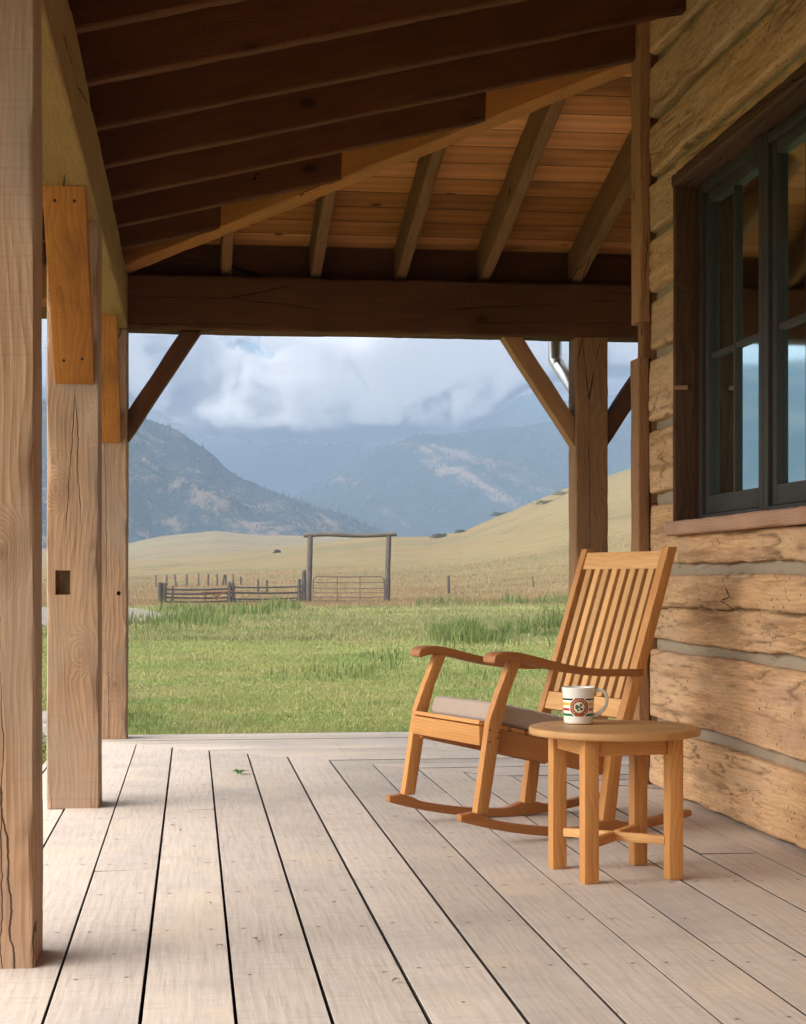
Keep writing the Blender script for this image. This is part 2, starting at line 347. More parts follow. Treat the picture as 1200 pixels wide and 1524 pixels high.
# ------------------------------------------------------------------ object helpers
def link_mesh(name, me, mat, parent=None, M4=None, smooth=None):
    if mat is not None and len(me.materials) == 0: me.materials.append(mat)
    if smooth is not None:
        for p in me.polygons: p.use_smooth = True
        if smooth < 179: me.set_sharp_from_angle(angle=R(smooth))
    o = bpy.data.objects.new(name, me); COL.objects.link(o)
    if parent is not None:
        o.parent = parent
        root = parent
        T = Matrix.Identity(4)
        chain = []
        while root is not None:
            chain.append(root.matrix_basis.copy()); root = root.parent
        for b in reversed(chain): T = T @ b
        o.matrix_basis = T.inverted() @ (M4 if M4 is not None else Matrix.Identity(4))
    elif M4 is not None:
        o.matrix_basis = M4
    return o
def bm_obj(name, bm, mat, parent=None, M4=None, smooth=None):
    bmesh.ops.recalc_face_normals(bm, faces=bm.faces)
    me = bpy.data.meshes.new(name); bm.to_mesh(me); bm.free()
    return link_mesh(name, me, mat, parent, M4, smooth)
def tag(o, label=None, cat=None, group=None, kind=None):
    if label: o['label'] = label
    if cat: o['category'] = cat
    if group: o['group'] = group
    if kind: o['kind'] = kind
    return o
def empty(name, loc=(0, 0, 0), rz=0.0, **kw):
    o = bpy.data.objects.new(name, None); COL.objects.link(o)
    o.empty_display_size = 0.1
    o.matrix_basis = Matrix.Translation(loc) @ Matrix.Rotation(rz, 4, 'Z')
    return tag(o, **kw)
def world_of(o):
    T = Matrix.Identity(4); chain = []
    while o is not None: chain.append(o.matrix_basis.copy()); o = o.parent
    for b in reversed(chain): T = T @ b
    return T
def copy_tree(o, parent=None):
    c = o.copy(); COL.objects.link(c)
    c.parent = parent
    for ch in list(o.children): copy_tree(ch, c)
    return c

def frame_mat(p0, p1, up=(0, 0, 1)):
    """local x from p0 to p1, local z as near to up as possible"""
    p0, p1 = Vector(p0), Vector(p1)
    x = (p1 - p0).normalized(); up = Vector(up)
    z = (up - x * up.dot(x)).normalized(); y = z.cross(x)
    m = Matrix((x, y, z)).transposed().to_4x4(); m.translation = p0
    return m, (p1 - p0).length

def timber_mesh(L, w, h, seed, wob=0.004, nick=0.006, cham=0.007, step=0.05):
    """sawn timber along local x: slightly bowed, with uneven, nicked edges"""
    nx = max(2, int(L / step))
    prof = []
    def side(a, b, horiz, sgn):
        half = a / 2
        ts = [-half + cham, -half + cham * 2.6, -half * 0.5, 0, half * 0.5, half - cham * 2.6, half - cham]
        for t in ts:
            cflag = 1.0 if abs(abs(t) - (half - cham)) < 1e-9 else 0.0
            prof.append(((t * sgn, -b / 2 * sgn) if horiz else (b / 2 * sgn, t * sgn), cflag))
    side(w, h, True, 1); side(h, w, False, 1); side(w, h, True, -1); side(h, w, False, -1)
    n = len(prof)
    vs = []
    for i in range(nx + 1):
        x = L * i / nx
        by = mn.noise(Vector((x * 0.5, seed * 3.1, 0))) * wob * 1.2
        bz = mn.noise(Vector((x * 0.5, seed * 5.7, 9))) * wob * 1.2
        for (y, z), cf in prof:
            d = mn.noise(Vector((x * 2.2 + seed * 11, y * 7, z * 7))) * wob
            k = 0.0
            if cf:
                q = mn.noise(Vector((x * 5 + seed * 7, y * 9, z * 9 + seed))) + 0.5 * mn.noise(Vector((x * 17 + seed, y * 20, z * 20)))
                k = max(0.0, q) * nick
            sx = 1 + d / (w * 0.5) - (k / w * 2); sz = 1 + d / (h * 0.5) - (k / h * 2)
            vs.append((x, y * sx + by, z * sz + bz))
    fs = []
    for i in range(nx):
        for j in range(n):
            a = i * n + j; b = i * n + (j + 1) % n
            fs.append((a, b, b + n, a + n))
    fs.append(tuple(range(n - 1, -1, -1))); fs.append(tuple(nx * n + j for j in range(n)))
    me = bpy.data.meshes.new('timber'); me.from_pydata(vs, [], fs)
    return me
_seed = [1]
def timber(name, p0, p1, w, h, mat, parent=None, up=(0, 0, 1), **kw):
    m4, L = frame_mat(p0, p1, up)
    _seed[0] += 1
    me = timber_mesh(L, w, h, _seed[0], **kw)
    return link_mesh(name, me, mat, parent, m4, 38)

def box_bm(bm, lo, hi, bev=0.0, seg=2):
    c = [(a + b) / 2 for a, b in zip(lo, hi)]; s = [b - a for a, b in zip(lo, hi)]
    r = bmesh.ops.create_cube(bm, size=1.0, matrix=Matrix.Translation(c) @ Matrix.Diagonal((*s, 1)))
    if bev > 0:
        es = list({e for v in r['verts'] for e in v.link_edges})
        bmesh.ops.bevel(bm, geom=es, offset=bev, segments=seg, profile=0.6, affect='EDGES', clamp_overlap=True)
def box(name, lo, hi, mat, parent=None, bev=0.0, M4=None, seg=2):
    bm = bmesh.new(); box_bm(bm, lo, hi, bev, seg)
    return bm_obj(name, bm, mat, parent, M4, 40 if bev else None)
def stick(name, p0, p1, w, h, mat, parent=None, up=(0, 0, 1), bev=0.004):
    """clean planed member with eased edges, local x along its length"""
    m4, L = frame_mat(p0, p1, up)
    bm = bmesh.new(); box_bm(bm, (0, -w / 2, -h / 2), (L, w / 2, h / 2), bev)
    return bm_obj(name, bm, mat, parent, m4, 40)
def prism_bm(bm, poly, y0, y1, bev=0.004):
    """polygon in (x, z) given thickness from y0 to y1"""
    vs = [bm.verts.new((x, y0, z)) for x, z in poly]
    f = bm.faces.new(vs)
    r = bmesh.ops.extrude_face_region(bm, geom=[f])
    nv = [e for e in r['geom'] if isinstance(e, bmesh.types.BMVert)]
    for v in nv: v.co.y = y1
    if bev > 0:
        bm.normal_update(); bmesh.ops.recalc_face_normals(bm, faces=bm.faces)
        es = [e for e in bm.edges if len(e.link_faces) == 2 and e.calc_face_angle(0) > R(35)]
        bmesh.ops.bevel(bm, geom=es, offset=bev, segments=2, profile=0.6, affect='EDGES', clamp_overlap=True)
def prism(name, poly, y0, y1, mat, parent=None, M4=None, bev=0.004):
    bm = bmesh.new(); prism_bm(bm, poly, y0, y1, bev)
    return bm_obj(name, bm, mat, parent, M4, 40)
def tube_mesh(pts, rad, n=10, closed=False, taper=None, rough=0.0, seed=0):
    pts = [Vector(p) for p in pts]; N = len(pts)
    vs, fs = [], []
    prev = None
    for i, p in enumerate(pts):
        a = pts[(i - 1) % N] if (closed or i) else p
        b = pts[(i + 1) % N] if (closed or i < N - 1) else p
        t = (b - a).normalized()
        if prev is None:
            ref = Vector((0, 0, 1)) if abs(t.z) < 0.9 else Vector((1, 0, 0))
            u = t.cross(ref).normalized()
        else:
            u = (prev - t * prev.dot(t)).normalized()
        prev = u; w = t.cross(u)
        r = rad if taper is None else rad * taper[i]
        for k in range(n):
            th = 2 * math.pi * k / n
            rr = r * (1 + rough * mn.noise(Vector((p.x * 2 + seed, p.y * 2 + k * 0.7, p.z * 2))))
            vs.append(p + (u * math.cos(th) + w * math.sin(th)) * rr)
    for i in range(N if closed else N - 1):
        for k in range(n):
            a = i * n + k; b = i * n + (k + 1) % n; j = (i + 1) % N
            fs.append((a, b, j * n + (k + 1) % n, j * n + k))
    if not closed:
        fs.append(tuple(range(n - 1, -1, -1))); fs.append(tuple((N - 1) * n + k for k in range(n)))
    me = bpy.data.meshes.new('tube'); me.from_pydata([tuple(v) for v in vs], [], fs)
    return me
def tube(name, pts, rad, mat, parent=None, n=10, **kw):
    return link_mesh(name, tube_mesh(pts, rad, n, **kw), mat, parent, None, 40)
def join_meshes(mes):
    vs, fs, o = [], [], 0
    for me in mes:
        vs += [tuple(v.co) for v in me.vertices]
        fs += [tuple(i + o for i in p.vertices) for p in me.polygons]
        o += len(me.vertices); bpy.data.meshes.remove(me)
    me = bpy.data.meshes.new('joined'); me.from_pydata(vs, [], fs)
    return me

# ------------------------------------------------------------------ layout
PX0, PX1 = -0.628, -0.402            # outer and inner face of the porch posts
YN, YM, YF = 4.48, 7.58, 10.84       # near faces of the three posts
PD = 0.228
BZ0, BZ1 = 2.565, 2.91               # eave beams
WX, WY = 2.20, 8.16                  # log wall face and its far end
DECK_X0, DECK_Y1 = -0.80, 11.18
GZ = -0.30                           # lawn level
SL = 0.235                           # roof pitch
def zl(x): return 2.945 + SL * (x + 0.40)        # rafter undersides, left slope
def zf(y): return 2.945 + SL * (10.84 - y)       # far slope
RH = 0.24

# ------------------------------------------------------------------ deck
deck = empty('porch_deck', (DECK_X0, 0, 0), kind='structure', label='weathered pale wooden porch deck of wide boards meeting in a mitre', cat='deck')
def boards(name, quads, mat):
    """quads: list of 4 corner (x, y) polygons, one per board piece, all in one mesh with a value per board"""
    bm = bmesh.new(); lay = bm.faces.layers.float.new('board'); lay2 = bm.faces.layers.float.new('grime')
    for k, q in enumerate(quads):
        dz = rng.uniform(-0.0022, 0.0022) if mat is M['deckY'] else rng.uniform(-0.004, 0.003); tilt = rng.uniform(-0.001, 0.001)
        top = [bm.verts.new((x, y, dz + tilt * (1 if i in (1, 2) else -1))) for i, (x, y) in enumerate(q)]
        bot = [bm.verts.new((x, y, -0.038)) for x, y in q]
        fs = [bm.faces.new(top), bm.faces.new(bot[::-1])]
        n = len(q)
        for i in range(n): fs.append(bm.faces.new((top[i], bot[i], bot[(i + 1) % n], top[(i + 1) % n])))
        es = [bm.edges.get((top[i], top[(i + 1) % n])) for i in range(n)]
        val = rng.random()
        for f in fs: f[lay] = val
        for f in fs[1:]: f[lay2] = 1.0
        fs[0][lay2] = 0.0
        r = bmesh.ops.bevel(bm, geom=es, offset=0.0009, segments=1, profile=0.5, affect='EDGES')
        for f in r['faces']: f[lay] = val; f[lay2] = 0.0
    return bm_obj(name, bm, mat, deck, None, 15)
MIT = 10.17
GAP = 0.0088
joints = {-2: [5.3], -1: [2.1], 0: [3.0], 1: [5.95], 2: [7.5], 3: [1.2], 4: [2.3], 5: [0.4], 6: [2.6], 7: [7.9], 8: [1.4], 9: [3.1], 10: [4.0], 11: [6.05], 12: [3.3]}
# board k lies between gap k-1 and gap k ; gaps at GX0 + k * PITCH
qs = []
for k in range(-2, 13):
    x0 = GX0 + (k - 1) * PITCH + GAP / 2 + rng.uniform(-0.0015, 0.0015); x1 = GX0 + k * PITCH - GAP / 2 + rng.uniform(-0.0015, 0.0015)
    if k == -2: x0 = DECK_X0
    ys = [-9.0] + sorted(joints.get(k, [])) + [None]
    for a, b in zip(ys[:-1], ys[1:]):
        a2 = a + 0.003
        if b is None:
            qs.append([(x0, a2), (x1, a2), (x1, MIT - x1 - 0.002), (x0, MIT - x0 - 0.002)])
        else:
            qs.append([(x0, a2), (x1, a2), (x1, b - 0.003), (x0, b - 0.003)])
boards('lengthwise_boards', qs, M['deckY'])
qs = []
k = 0
while True:
    y1 = DECK_Y1 - k * PITCH - GAP / 2; y0 = DECK_Y1 - (k + 1) * PITCH + GAP
    if y1 < 7.9: break
    if k == 0: y1 = DECK_Y1
    xs0 = max(DECK_X0, MIT - y0 + 0.004); xs1 = max(DECK_X0, MIT - y1 + 0.004)
    qs.append([(xs0, y0), (5.5, y0), (5.5, y1), (xs1, y1)])
    k += 1
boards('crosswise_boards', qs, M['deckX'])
# joists and rim below the boards
fr = bmesh.new()
box_bm(fr, (DECK_X0 + 0.01, -9.0, -0.29), (DECK_X0 + 0.05, DECK_Y1 - 0.06, -0.0415))
box_bm(fr, (DECK_X0 + 0.01, DECK_Y1 - 0.055, -0.29), (5.5, DECK_Y1 - 0.015, -0.0415))
for yy in np.arange(-8.9, 10.2, 0.58): box_bm(fr, (DECK_X0 + 0.052, yy - 0.02, -0.28), (2.6, yy + 0.02, -0.0415))
for yy in np.arange(10.35, 11.0, 0.3): box_bm(fr, (DECK_X0 + 0.052, yy - 0.02, -0.28), (5.4, yy + 0.02, -0.0415))
bm_obj('deck_frame', fr, M['trim'], deck)

# ------------------------------------------------------------------ porch: posts, beams, braces, rafters, roof
porch = empty('covered_porch', (PX0, YF, 0), label='timber framed porch roof on square rough sawn posts, with exposed rafters and hip', cat='porch')
def post(x0, x1, y0, label=None, hole=None):
    xc = (x0 + x1) / 2; yc = y0 + PD / 2
    o = timber('post', (xc, yc, 0.001), (xc, yc, BZ0 - 0.002), x1 - x0, PD, M['post'], porch, up=(0, -1, 0), wob=0.003, nick=0.009, cham=0.006)
    if label: o['label'] = label
    return o
p_near = post(PX0 - 0.005, PX1, YN, 'nearest grey brown post at the left edge')
p_mid = post(PX0, PX1, YM, 'post with a small square mortise hole in its face')
post(PX0, PX1, 1.36)
p_far = post(PX0, PX1, YF, 'corner post at the far end of the deck')
XR = 2.44
rp = floor_pt(863, 1100)
p_right = post(2.46, 2.672, YF, 'dark brown post behind the corner of the log wall')
p_right.data.materials.clear(); p_right.data.materials.append(M['trim_light'])
# square mortise in the middle post: a real recess cut into the front face
zc = 1 + (862 - 867) / 2550 * 7.5
xm = at_t(94, 867, 7.48).x
cut = bmesh.new(); box_bm(cut, (xm - 0.032, YM - 0.05, zc - 0.053), (xm + 0.032, YM + 0.09, zc + 0.053))
cme = bpy.data.meshes.new('cut'); cut.to_mesh(cme); cut.free()
def boolean_cut(o, cme):
    """cut without leaving a helper in the scene"""
    W = world_of(o)
    c = bpy.data.objects.new('cut_box', cme); COL.objects.link(c); c.matrix_basis = Matrix.Identity(4)
    md = o.modifiers.new('mortise', 'BOOLEAN'); md.object = c; md.operation = 'DIFFERENCE'; md.solver = 'EXACT'
    bpy.context.view_layer.update()
    dg = bpy.context.evaluated_depsgraph_get()
    me = bpy.data.meshes.new_from_object(o.evaluated_get(dg))
    o.modifiers.clear(); o.data = me
    bpy.data.objects.remove(c)
boolean_cut(p_mid, cme)
# pegs / knot hole in the far post
zh = 1 + (862 - 883) / 2550 * 10.7
cut = bmesh.new(); bmesh.ops.create_cone(cut, cap_ends=True, segments=14, radius1=0.013, radius2=0.013, depth=0.2, matrix=Matrix.Translation((at_t(177, 883, 10.72).x, YF, zh)) @ Matrix.Rotation(R(90), 4, 'X'))
cme = bpy.data.meshes.new('cut'); cut.to_mesh(cme); cut.free()
boolean_cut(p_far, cme)

eb = timber('eave_beam', ((PX0 + PX1) / 2, -9.1, (BZ0 + BZ1) / 2), ((PX0 + PX1) / 2, YF - 0.004, (BZ0 + BZ1) / 2), PX1 - PX0, BZ1 - BZ0, M['eave'], porch, wob=0.004, nick=0.008)
eb['label'] = 'olive brown eave beam along the left side'
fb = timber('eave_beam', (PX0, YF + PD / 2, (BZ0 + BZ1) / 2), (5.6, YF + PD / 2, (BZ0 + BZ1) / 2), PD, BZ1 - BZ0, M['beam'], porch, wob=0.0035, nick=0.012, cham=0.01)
fb['label'] = 'dark brown beam across the far end'

def brace(p_low, p_high, depth_w, thick, mat, label, cut_axis):
    """knee brace: a sloping timber whose ends are cut flush with post face and beam soffit"""
    # side profile in (s, z), s along cut_axis away from the post
    (s0, z0), (s1, z1) = p_low, p_high
    d = thick
    L = math.hypot(s1 - s0, z1 - z0)
    nx, nz = (z1 - z0) / L, -(s1 - s0) / L      # lower / outer side
    poly = [(0.0, z0), (s1, BZ0), (s1 - d * L / (z1 - z0), BZ0), (0.0, z0 + d * L / max(1e-6, (s1 - s0)))]
    return poly
def brace_obj(origin, direction, rise, run, thick, width, mat, label):
    """origin: point on the post face below the beam soffit (its z is the soffit); direction: unit vector away from the post"""
    d = Vector(direction); up = Vector((0, 0, 1)); side = up.cross(d)
    k = math.hypot(rise, run)
    a, b = thick * k / rise, thick * k / run
    poly = [(0.0, -rise), (run, 0.0), (run - a, 0.0), (0.0, -rise + b)]
    bm = bmesh.new()
    n = 12
    # subdivide the sloping sides so that the edges can be uneven
    lo = [(poly[0][0] + (poly[1][0] - poly[0][0]) * i / n, poly[0][1] + (poly[1][1] - poly[0][1]) * i / n) for i in range(n + 1)]
    hi = [(poly[2][0] + (poly[3][0] - poly[2][0]) * i / n, poly[2][1] + (poly[3][1] - poly[2][1]) * i / n) for i in range(n + 1)]
    _seed[0] += 1
    def wobble(i, x, z, s): 
        if i in (0, n): return (x, z)
        q = 0.004 * mn.noise(Vector((x * 4 + s, z * 4, _seed[0]))); return (x + q, z - q)
    pts = [wobble(i, x, z, 0) for i, (x, z) in enumerate(lo)] + [wobble(i, x, z, 7) for i, (x, z) in enumerate(hi)]
    prism_bm(bm, pts, -width / 2, width / 2, 0.005)
    # turn local x into the direction of the slope for the grain: build in slope axes
    ang = math.atan2(rise, run)
    rot = Matrix.Rotation(ang, 4, 'Y')           # slope frame -> brace frame
    bmesh.ops.transform(bm, matrix=rot, verts=bm.verts)
    m4 = Matrix((d, -Vector((0, 0, 1)).cross(d) * -1, up)).transposed().to_4x4()
    m4.translation = Vector(origin)
    o = bm_obj('brace', bm, mat, porch, m4 @ rot.inverted(), 40)
    if label: o['label'] = label
    return o
xb = (PX0 + PX1) / 2
brace_obj((-0.508, YM - 0.001, BZ0 - 0.002), (0, -1, 0), 0.715, 0.66, 0.13, 0.168, M['brace'], 'orange knee brace in front of the middle post')
brace_obj((-0.522, YF - 0.001, BZ0 - 0.002), (0, -1, 0), 0.715, 0.60, 0.13, 0.16, M['brace'], 'knee brace running toward the viewer on the corner post')
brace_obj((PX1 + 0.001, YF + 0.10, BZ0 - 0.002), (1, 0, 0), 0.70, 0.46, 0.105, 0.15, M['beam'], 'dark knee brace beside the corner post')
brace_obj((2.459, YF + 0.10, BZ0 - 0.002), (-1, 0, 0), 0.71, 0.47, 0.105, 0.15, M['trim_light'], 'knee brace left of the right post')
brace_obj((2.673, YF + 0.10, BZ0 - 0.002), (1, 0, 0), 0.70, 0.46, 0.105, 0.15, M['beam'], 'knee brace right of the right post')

# raised dark discs on the orange brace, standing for holes and knots
mid_brace = [o for o in porch.children if o.get('label', '').startswith('orange knee')][0]
for bx, k in ((-0.545, 0.93), (-0.468, 0.93), (-0.548, 0.13), (-0.470, 0.14)):
    p = Vector((bx, YM - 0.66 * k, BZ0 - 0.715 * (1 - k)))
    nrm = Vector((0, -0.715, -0.66)).normalized()
    bm = bmesh.new(); bmesh.ops.create_cone(bm, cap_ends=True, segments=14, radius1=0.0065, radius2=0.0065, depth=0.008)
    bm_obj('dark_disc', bm, M['dark_room'], mid_brace, Matrix.Translation(p) @ nrm.to_track_quat('Z', 'Y').to_matrix().to_4x4(), 60)

# rafters of the left slope: run in x, rise toward the house
EAVE = 0.68                                    # overhang beyond the beam
TS = [10.08, 9.43, 8.74, 8.08, 7.40, 6.73, 6.06, 5.40, 4.74, 4.07, 3.41, 2.75, 2.09, 1.43, 0.77, 0.1, -0.56, -1.2] + [-1.9 - 0.667 * k for k in range(11)]
for t in TS:
    yy = (t + 0.05) / CS
    xe = min(WX + 0.03, -0.40 + (YF - yy))
    x0 = PX0 - EAVE
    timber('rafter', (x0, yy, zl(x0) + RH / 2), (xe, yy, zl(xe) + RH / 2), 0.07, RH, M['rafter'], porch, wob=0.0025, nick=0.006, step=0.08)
# jack rafters of the far slope: run in y
for px in (336, 469, 597, 724, 866):
    xx = (px - 286) / 2550 * 10.84 * 1.006
    xh = xx
    ys = YF - (xh + 0.40) + 0.05
    ye = YF + PD + EAVE
    if xx > WX: ys = WY + 0.02
    o = timber('rafter', (xx, ye, zf(ye) + RH / 2), (xx, max(ys, WY + 0.03), zf(max(ys, WY + 0.03)) + RH / 2), 0.07, RH, M['rafter_grey'], porch, wob=0.0025, nick=0.006, step=0.08)
for xx in (3.15, 3.75, 4.35, 4.95):
    o = timber('rafter', (xx, YF + PD + EAVE, zf(YF + PD + EAVE) + RH / 2), (xx, WY + 0.02, zf(WY + 0.02) + RH / 2), 0.07, RH, M['rafter_grey'], porch, wob=0.0025, nick=0.006, step=0.1)
# hip
h0 = -EAVE - 0.2; h1 = WX + 0.40 - 0.01
hip = timber('hip_rafter', (-0.40 + h0, YF - h0, 2.945 + SL * h0 + 0.125), (-0.40 + h1, YF - h1, 2.945 + SL * h1 + 0.125), 0.135, 0.27, M['hip'], porch, wob=0.004, nick=0.008)
# blocking above the beams, between the rafters
bl = bmesh.new(); box_bm(bl, (PX0 - 0.03, YF + PD - 0.05, BZ1 + 0.002), (5.5, YF + PD - 0.01, zf(YF + PD - 0.05) + RH - 0.004))
bm_obj('blocking', bl, M['beam'], porch)
bl = bmesh.new(); box_bm(bl, (PX0 + 0.01, -9.1, BZ1 + 0.002), (PX0 + 0.05, YF - 0.01, zl(PX0 + 0.05) + RH - 0.012))
bm_obj('blocking', bl, M['beam'], porch)
# roof boarding as two sloping slabs in their own plane axes (x along the boards of the far slope, y up the slope)
def slab(name, pts, thick, mat, u, v, org):
    """pts: world polygon on the underside plane; u, v: plane axes"""
    u = Vector(u).normalized(); n = u.cross(Vector(v)).normalized(); v = n.cross(u)
    if n.z < 0: n = -n; v = -v
    m4 = Matrix((u, v, n)).transposed().to_4x4(); m4.translation = Vector(org)
    inv = m4.inverted()
    bm = bmesh.new()
    lo = [bm.verts.new(inv @ Vector(p)) for p in pts]
    hi = [bm.verts.new((inv @ Vector(p)) + Vector((0, 0, thick))) for p in pts]
    bm.faces.new(lo); bm.faces.new(hi[::-1])
    for i in range(len(pts)):
        j = (i + 1) % len(pts); bm.faces.new((lo[i], lo[j], hi[j], hi[i]))
    return bm_obj(name, bm, mat, porch, m4)
def ZL(x): return zl(x) + RH + 0.001
def ZF(y): return zf(y) + RH + 0.001
xe0 = PX0 - EAVE - 0.04; ye1 = YF + PD + EAVE + 0.04
hc = YF - 0.40                                  # on the hip: x + y = hc
slab('roof_boards', [(xe0, -9.2, ZL(xe0)), (WX + 0.12, -9.2, ZL(WX + 0.12)), (WX + 0.12, hc - WX - 0.12, ZL(WX + 0.12)), (xe0, hc - xe0, ZL(xe0))], 0.045, M['roofY'], (1, 0, SL), (0, 1, 0), (0, 0, ZL(0)))
yh = WY - 0.06
slab('roof_boards', [(hc - ye1, ye1, ZF(ye1)), (hc - yh, yh, ZF(yh)), (5.6, yh, ZF(yh)), (5.6, ye1, ZF(ye1))], 0.045, M['roofX'], (1, 0, 0), (0, -1, SL), (0, YF, ZF(YF)))
# fascia boards
box('fascia', (xe0 - 0.03, -9.2, ZL(xe0) - 0.20), (xe0, ye1 + 0.03, ZL(xe0) + 0.055), M['eave'], porch, 0.003)
box('fascia', (xe0 + 0.002, ye1, ZF(ye1) - 0.20), (5.6, ye1 + 0.03, ZF(ye1) + 0.055), M['eave'], porch, 0.003)
# gutter along the far eave and the downspout beside the right post
gy = ye1 + 0.03
bm = bmesh.new()
prof = [(0.0, 0.0), (0.0, -0.11), (0.03, -0.125), (0.09, -0.125), (0.12, -0.09), (0.125, 0.0), (0.12, 0.0), (0.112, -0.088), (0.086, -0.118), (0.034, -0.118), (0.006, -0.106), (0.006, 0.0)]
v0 = [bm.verts.new((-1.0, gy + 0.004 + a, ZF(ye1) + 0.03 + b)) for a, b in prof]; v1 = [bm.verts.new((5.6, gy + 0.004 + a, ZF(ye1) + 0.03 + b)) for a, b in prof]
bm.faces.new(v0); bm.faces.new(v1[::-1])
for i in range(len(prof)): bm.faces.new((v0[i], v0[(i + 1) % len(prof)], v1[(i + 1) % len(prof)], v1[i]))
bm_obj('gutter', bm, M['gutter'], porch)
dsx = at_t(840, 520, 11.8).x
zt = ZF(ye1) - 0.09
pts = [(dsx, gy + 0.06, zt)]
zel = 1 + (862 - 528) / 2550 * 11.85
pts += [(dsx, gy + 0.06, zel + 0.10), (dsx, gy + 0.06, zel)]
for q in (0.25, 0.5, 0.75, 1.0): pts.append((dsx + 0.02 * q, gy + 0.06 - 0.05 * q, zel - 0.06 * q))
xe_, ye_ = 2.62, YF + PD + 0.06
pts += [(xe_ - 0.03, ye_ + 0.05, 2.17), (xe_ - 0.01, ye_ + 0.02, 2.12), (xe_, ye_, 2.05), (xe_, ye_, 1.0), (xe_, ye_, 0.03)]
tube('downspout', pts, 0.048, M['gutter'], porch, 14)

# ------------------------------------------------------------------ log cabin wall
cabin = empty('log_cabin', (WX, WY, 0), label='log cabin wall of hand hewn golden logs with grey chinking and a dark window', cat='log cabin')
def hewn_log(y0, y1, z0, z1, seed, big=1.0, split=None):
    """squared log: face toward -x, ragged lower edge, axe flats, drying checks; split = height of one long open crack"""
    ys = [y0]
    while ys[-1] < y1 - 1e-4: ys.append(min(y1, ys[-1] + (0.014 if ys[-1] > 5.7 else 0.07)))
    zc, hh = (z0 + z1) / 2, (z1 - z0) / 2
    r = min(0.016, hh * 0.3)
    nz = max(5, int(2 * (hh - r) / 0.0085))
    pr = [(0.12, hh)] + [(r * (1 - math.cos(R(a))), hh - r + r * math.sin(R(a))) for a in (90, 65, 40, 15)] + \
         [(0.0, (hh - r * 1.05) * (1 - 2 * i / (nz - 1))) for i in range(nz)] + \
         [(r * (1 - math.cos(R(a))), -(hh - r + r * math.sin(R(a)))) for a in (15, 40, 65, 90)] + [(0.12, -hh)]
    n = len(pr)
    vs, crk = [], []
    N = mn.noise; V3 = Vector
    for y in ys:
        bow = 0.009 * N(V3((y * 0.35, seed * 2.3, 1.0)))
        eb_ = 0.014 * N(V3((y * 1.1, seed * 3.3, 5.0))) + 0.009 * N(V3((y * 4.0, seed, 2.0))) + 0.0045 * N(V3((y * 15.0, seed, 6.0)))
        eb_ += 0.030 * max(0.0, N(V3((y * 2.2, seed * 1.7, 8.0))) - 0.22) / 0.5 * big
        et = 0.009 * N(V3((y * 1.3, seed * 4.1, 3.0))) + 0.004 * N(V3((y * 9, seed, 4.0)))
        end = min(1.0, min(y - y0, y1 - y) / 0.022)
        if split is not None:
            zs = split - zc + 0.022 * N(V3((y * 1.3, seed, 21.0))) + 0.010 * N(V3((y * 6.0, seed, 22.0))) + 0.003 * N(V3((y * 30.0, seed, 23.0)))
            wsp = 0.0030 + 0.0055 * max(0.0, 0.5 + N(V3((y * 3.5, seed, 24.0))))
        for d, z in pr:
            edge = abs(z) / hh
            zz = z + (eb_ if z < 0 else et) * max(0.0, edge - 0.35) / 0.65
            c = 0.0
            if d < 0.05:
                ax = V3((y * 4.2 + seed * 9, zz * 3.2, seed))
                q = N(ax); q2 = N(V3((y * 5.5, zz * 15, seed * 3)))
                x = WX + d + bow + 0.010 * q + 0.005 * q2 + 0.0028 * N(V3((y * 13, zz * 60, seed)))
                ch = N(V3((y * 1.9 + 5, zz * 26, seed * 1.3))); gt = max(0.0, N(V3((y * 1.1, zz * 5, seed + 40))) + 0.08)
                k = max(0.0, 1 - abs(ch) / 0.075) * min(1.0, gt * 3.2)
                x += 0.006 * k; c = 0.9 * k
                if split is not None:
                    e = abs(zz - zs) / wsp
                    k2 = math.exp(-e * e); x += 0.020 * k2; c = max(c, min(1.0, 1.25 * k2))
                    if zz < zs: x -= 0.004 * math.exp(-((zs - zz) / 0.02)) * (0.5 + q2)
                x += 0.016 * (1 - end) ** 2
            else: x = WX + d
            vs.append((x - WX, y, zc + zz)); crk.append(c)
    fs = []
    nx = len(ys) - 1
    for i in range(nx):
        for j in range(n - 1):
            a = i * n + j; fs.append((a, a + 1, a + 1 + n, a + n))
        fs.append((i * n + n - 1, i * n, (i + 1) * n, (i + 1) * n + n - 1))
    fs.append(tuple(range(n))); fs.append(tuple(nx * n + j for j in range(n - 1, -1, -1)))
    me = bpy.data.meshes.new('log'); me.from_pydata(vs, [], fs)
    at = me.attributes.new('crack', 'FLOAT', 'POINT'); at.data.foreach_set('value', np.array(crk, np.float32))
    rot = Matrix(((0, 1, 0, 0), (1, 0, 0, 0), (0, 0, -1, 0), (0, 0, 0, 1)))      # local x along the log for the grain
    me.transform(rot)
    return link_mesh('log', me, M['log'], cabin, Matrix.Translation((WX, 0, 0)) @ rot.inverted(), 75)
CH = [0.315, 0.688, 1.042, 1.385, 1.74, 2.085, 2.37, 2.655, 2.93, 3.21, 3.50, 3.79]
HC = 0.025
WIN = (5.10, 7.63, 1.20, 2.80)                 # y0, y1, z0, z1 of the opening
LOG_Y1 = WY - 0.055; LOGY0 = -1.6
rows = []
zprev = 0.012
for c in CH: rows.append((zprev, c - HC)); zprev = c + HC
rows.append((zprev, 4.15))
sd = 3
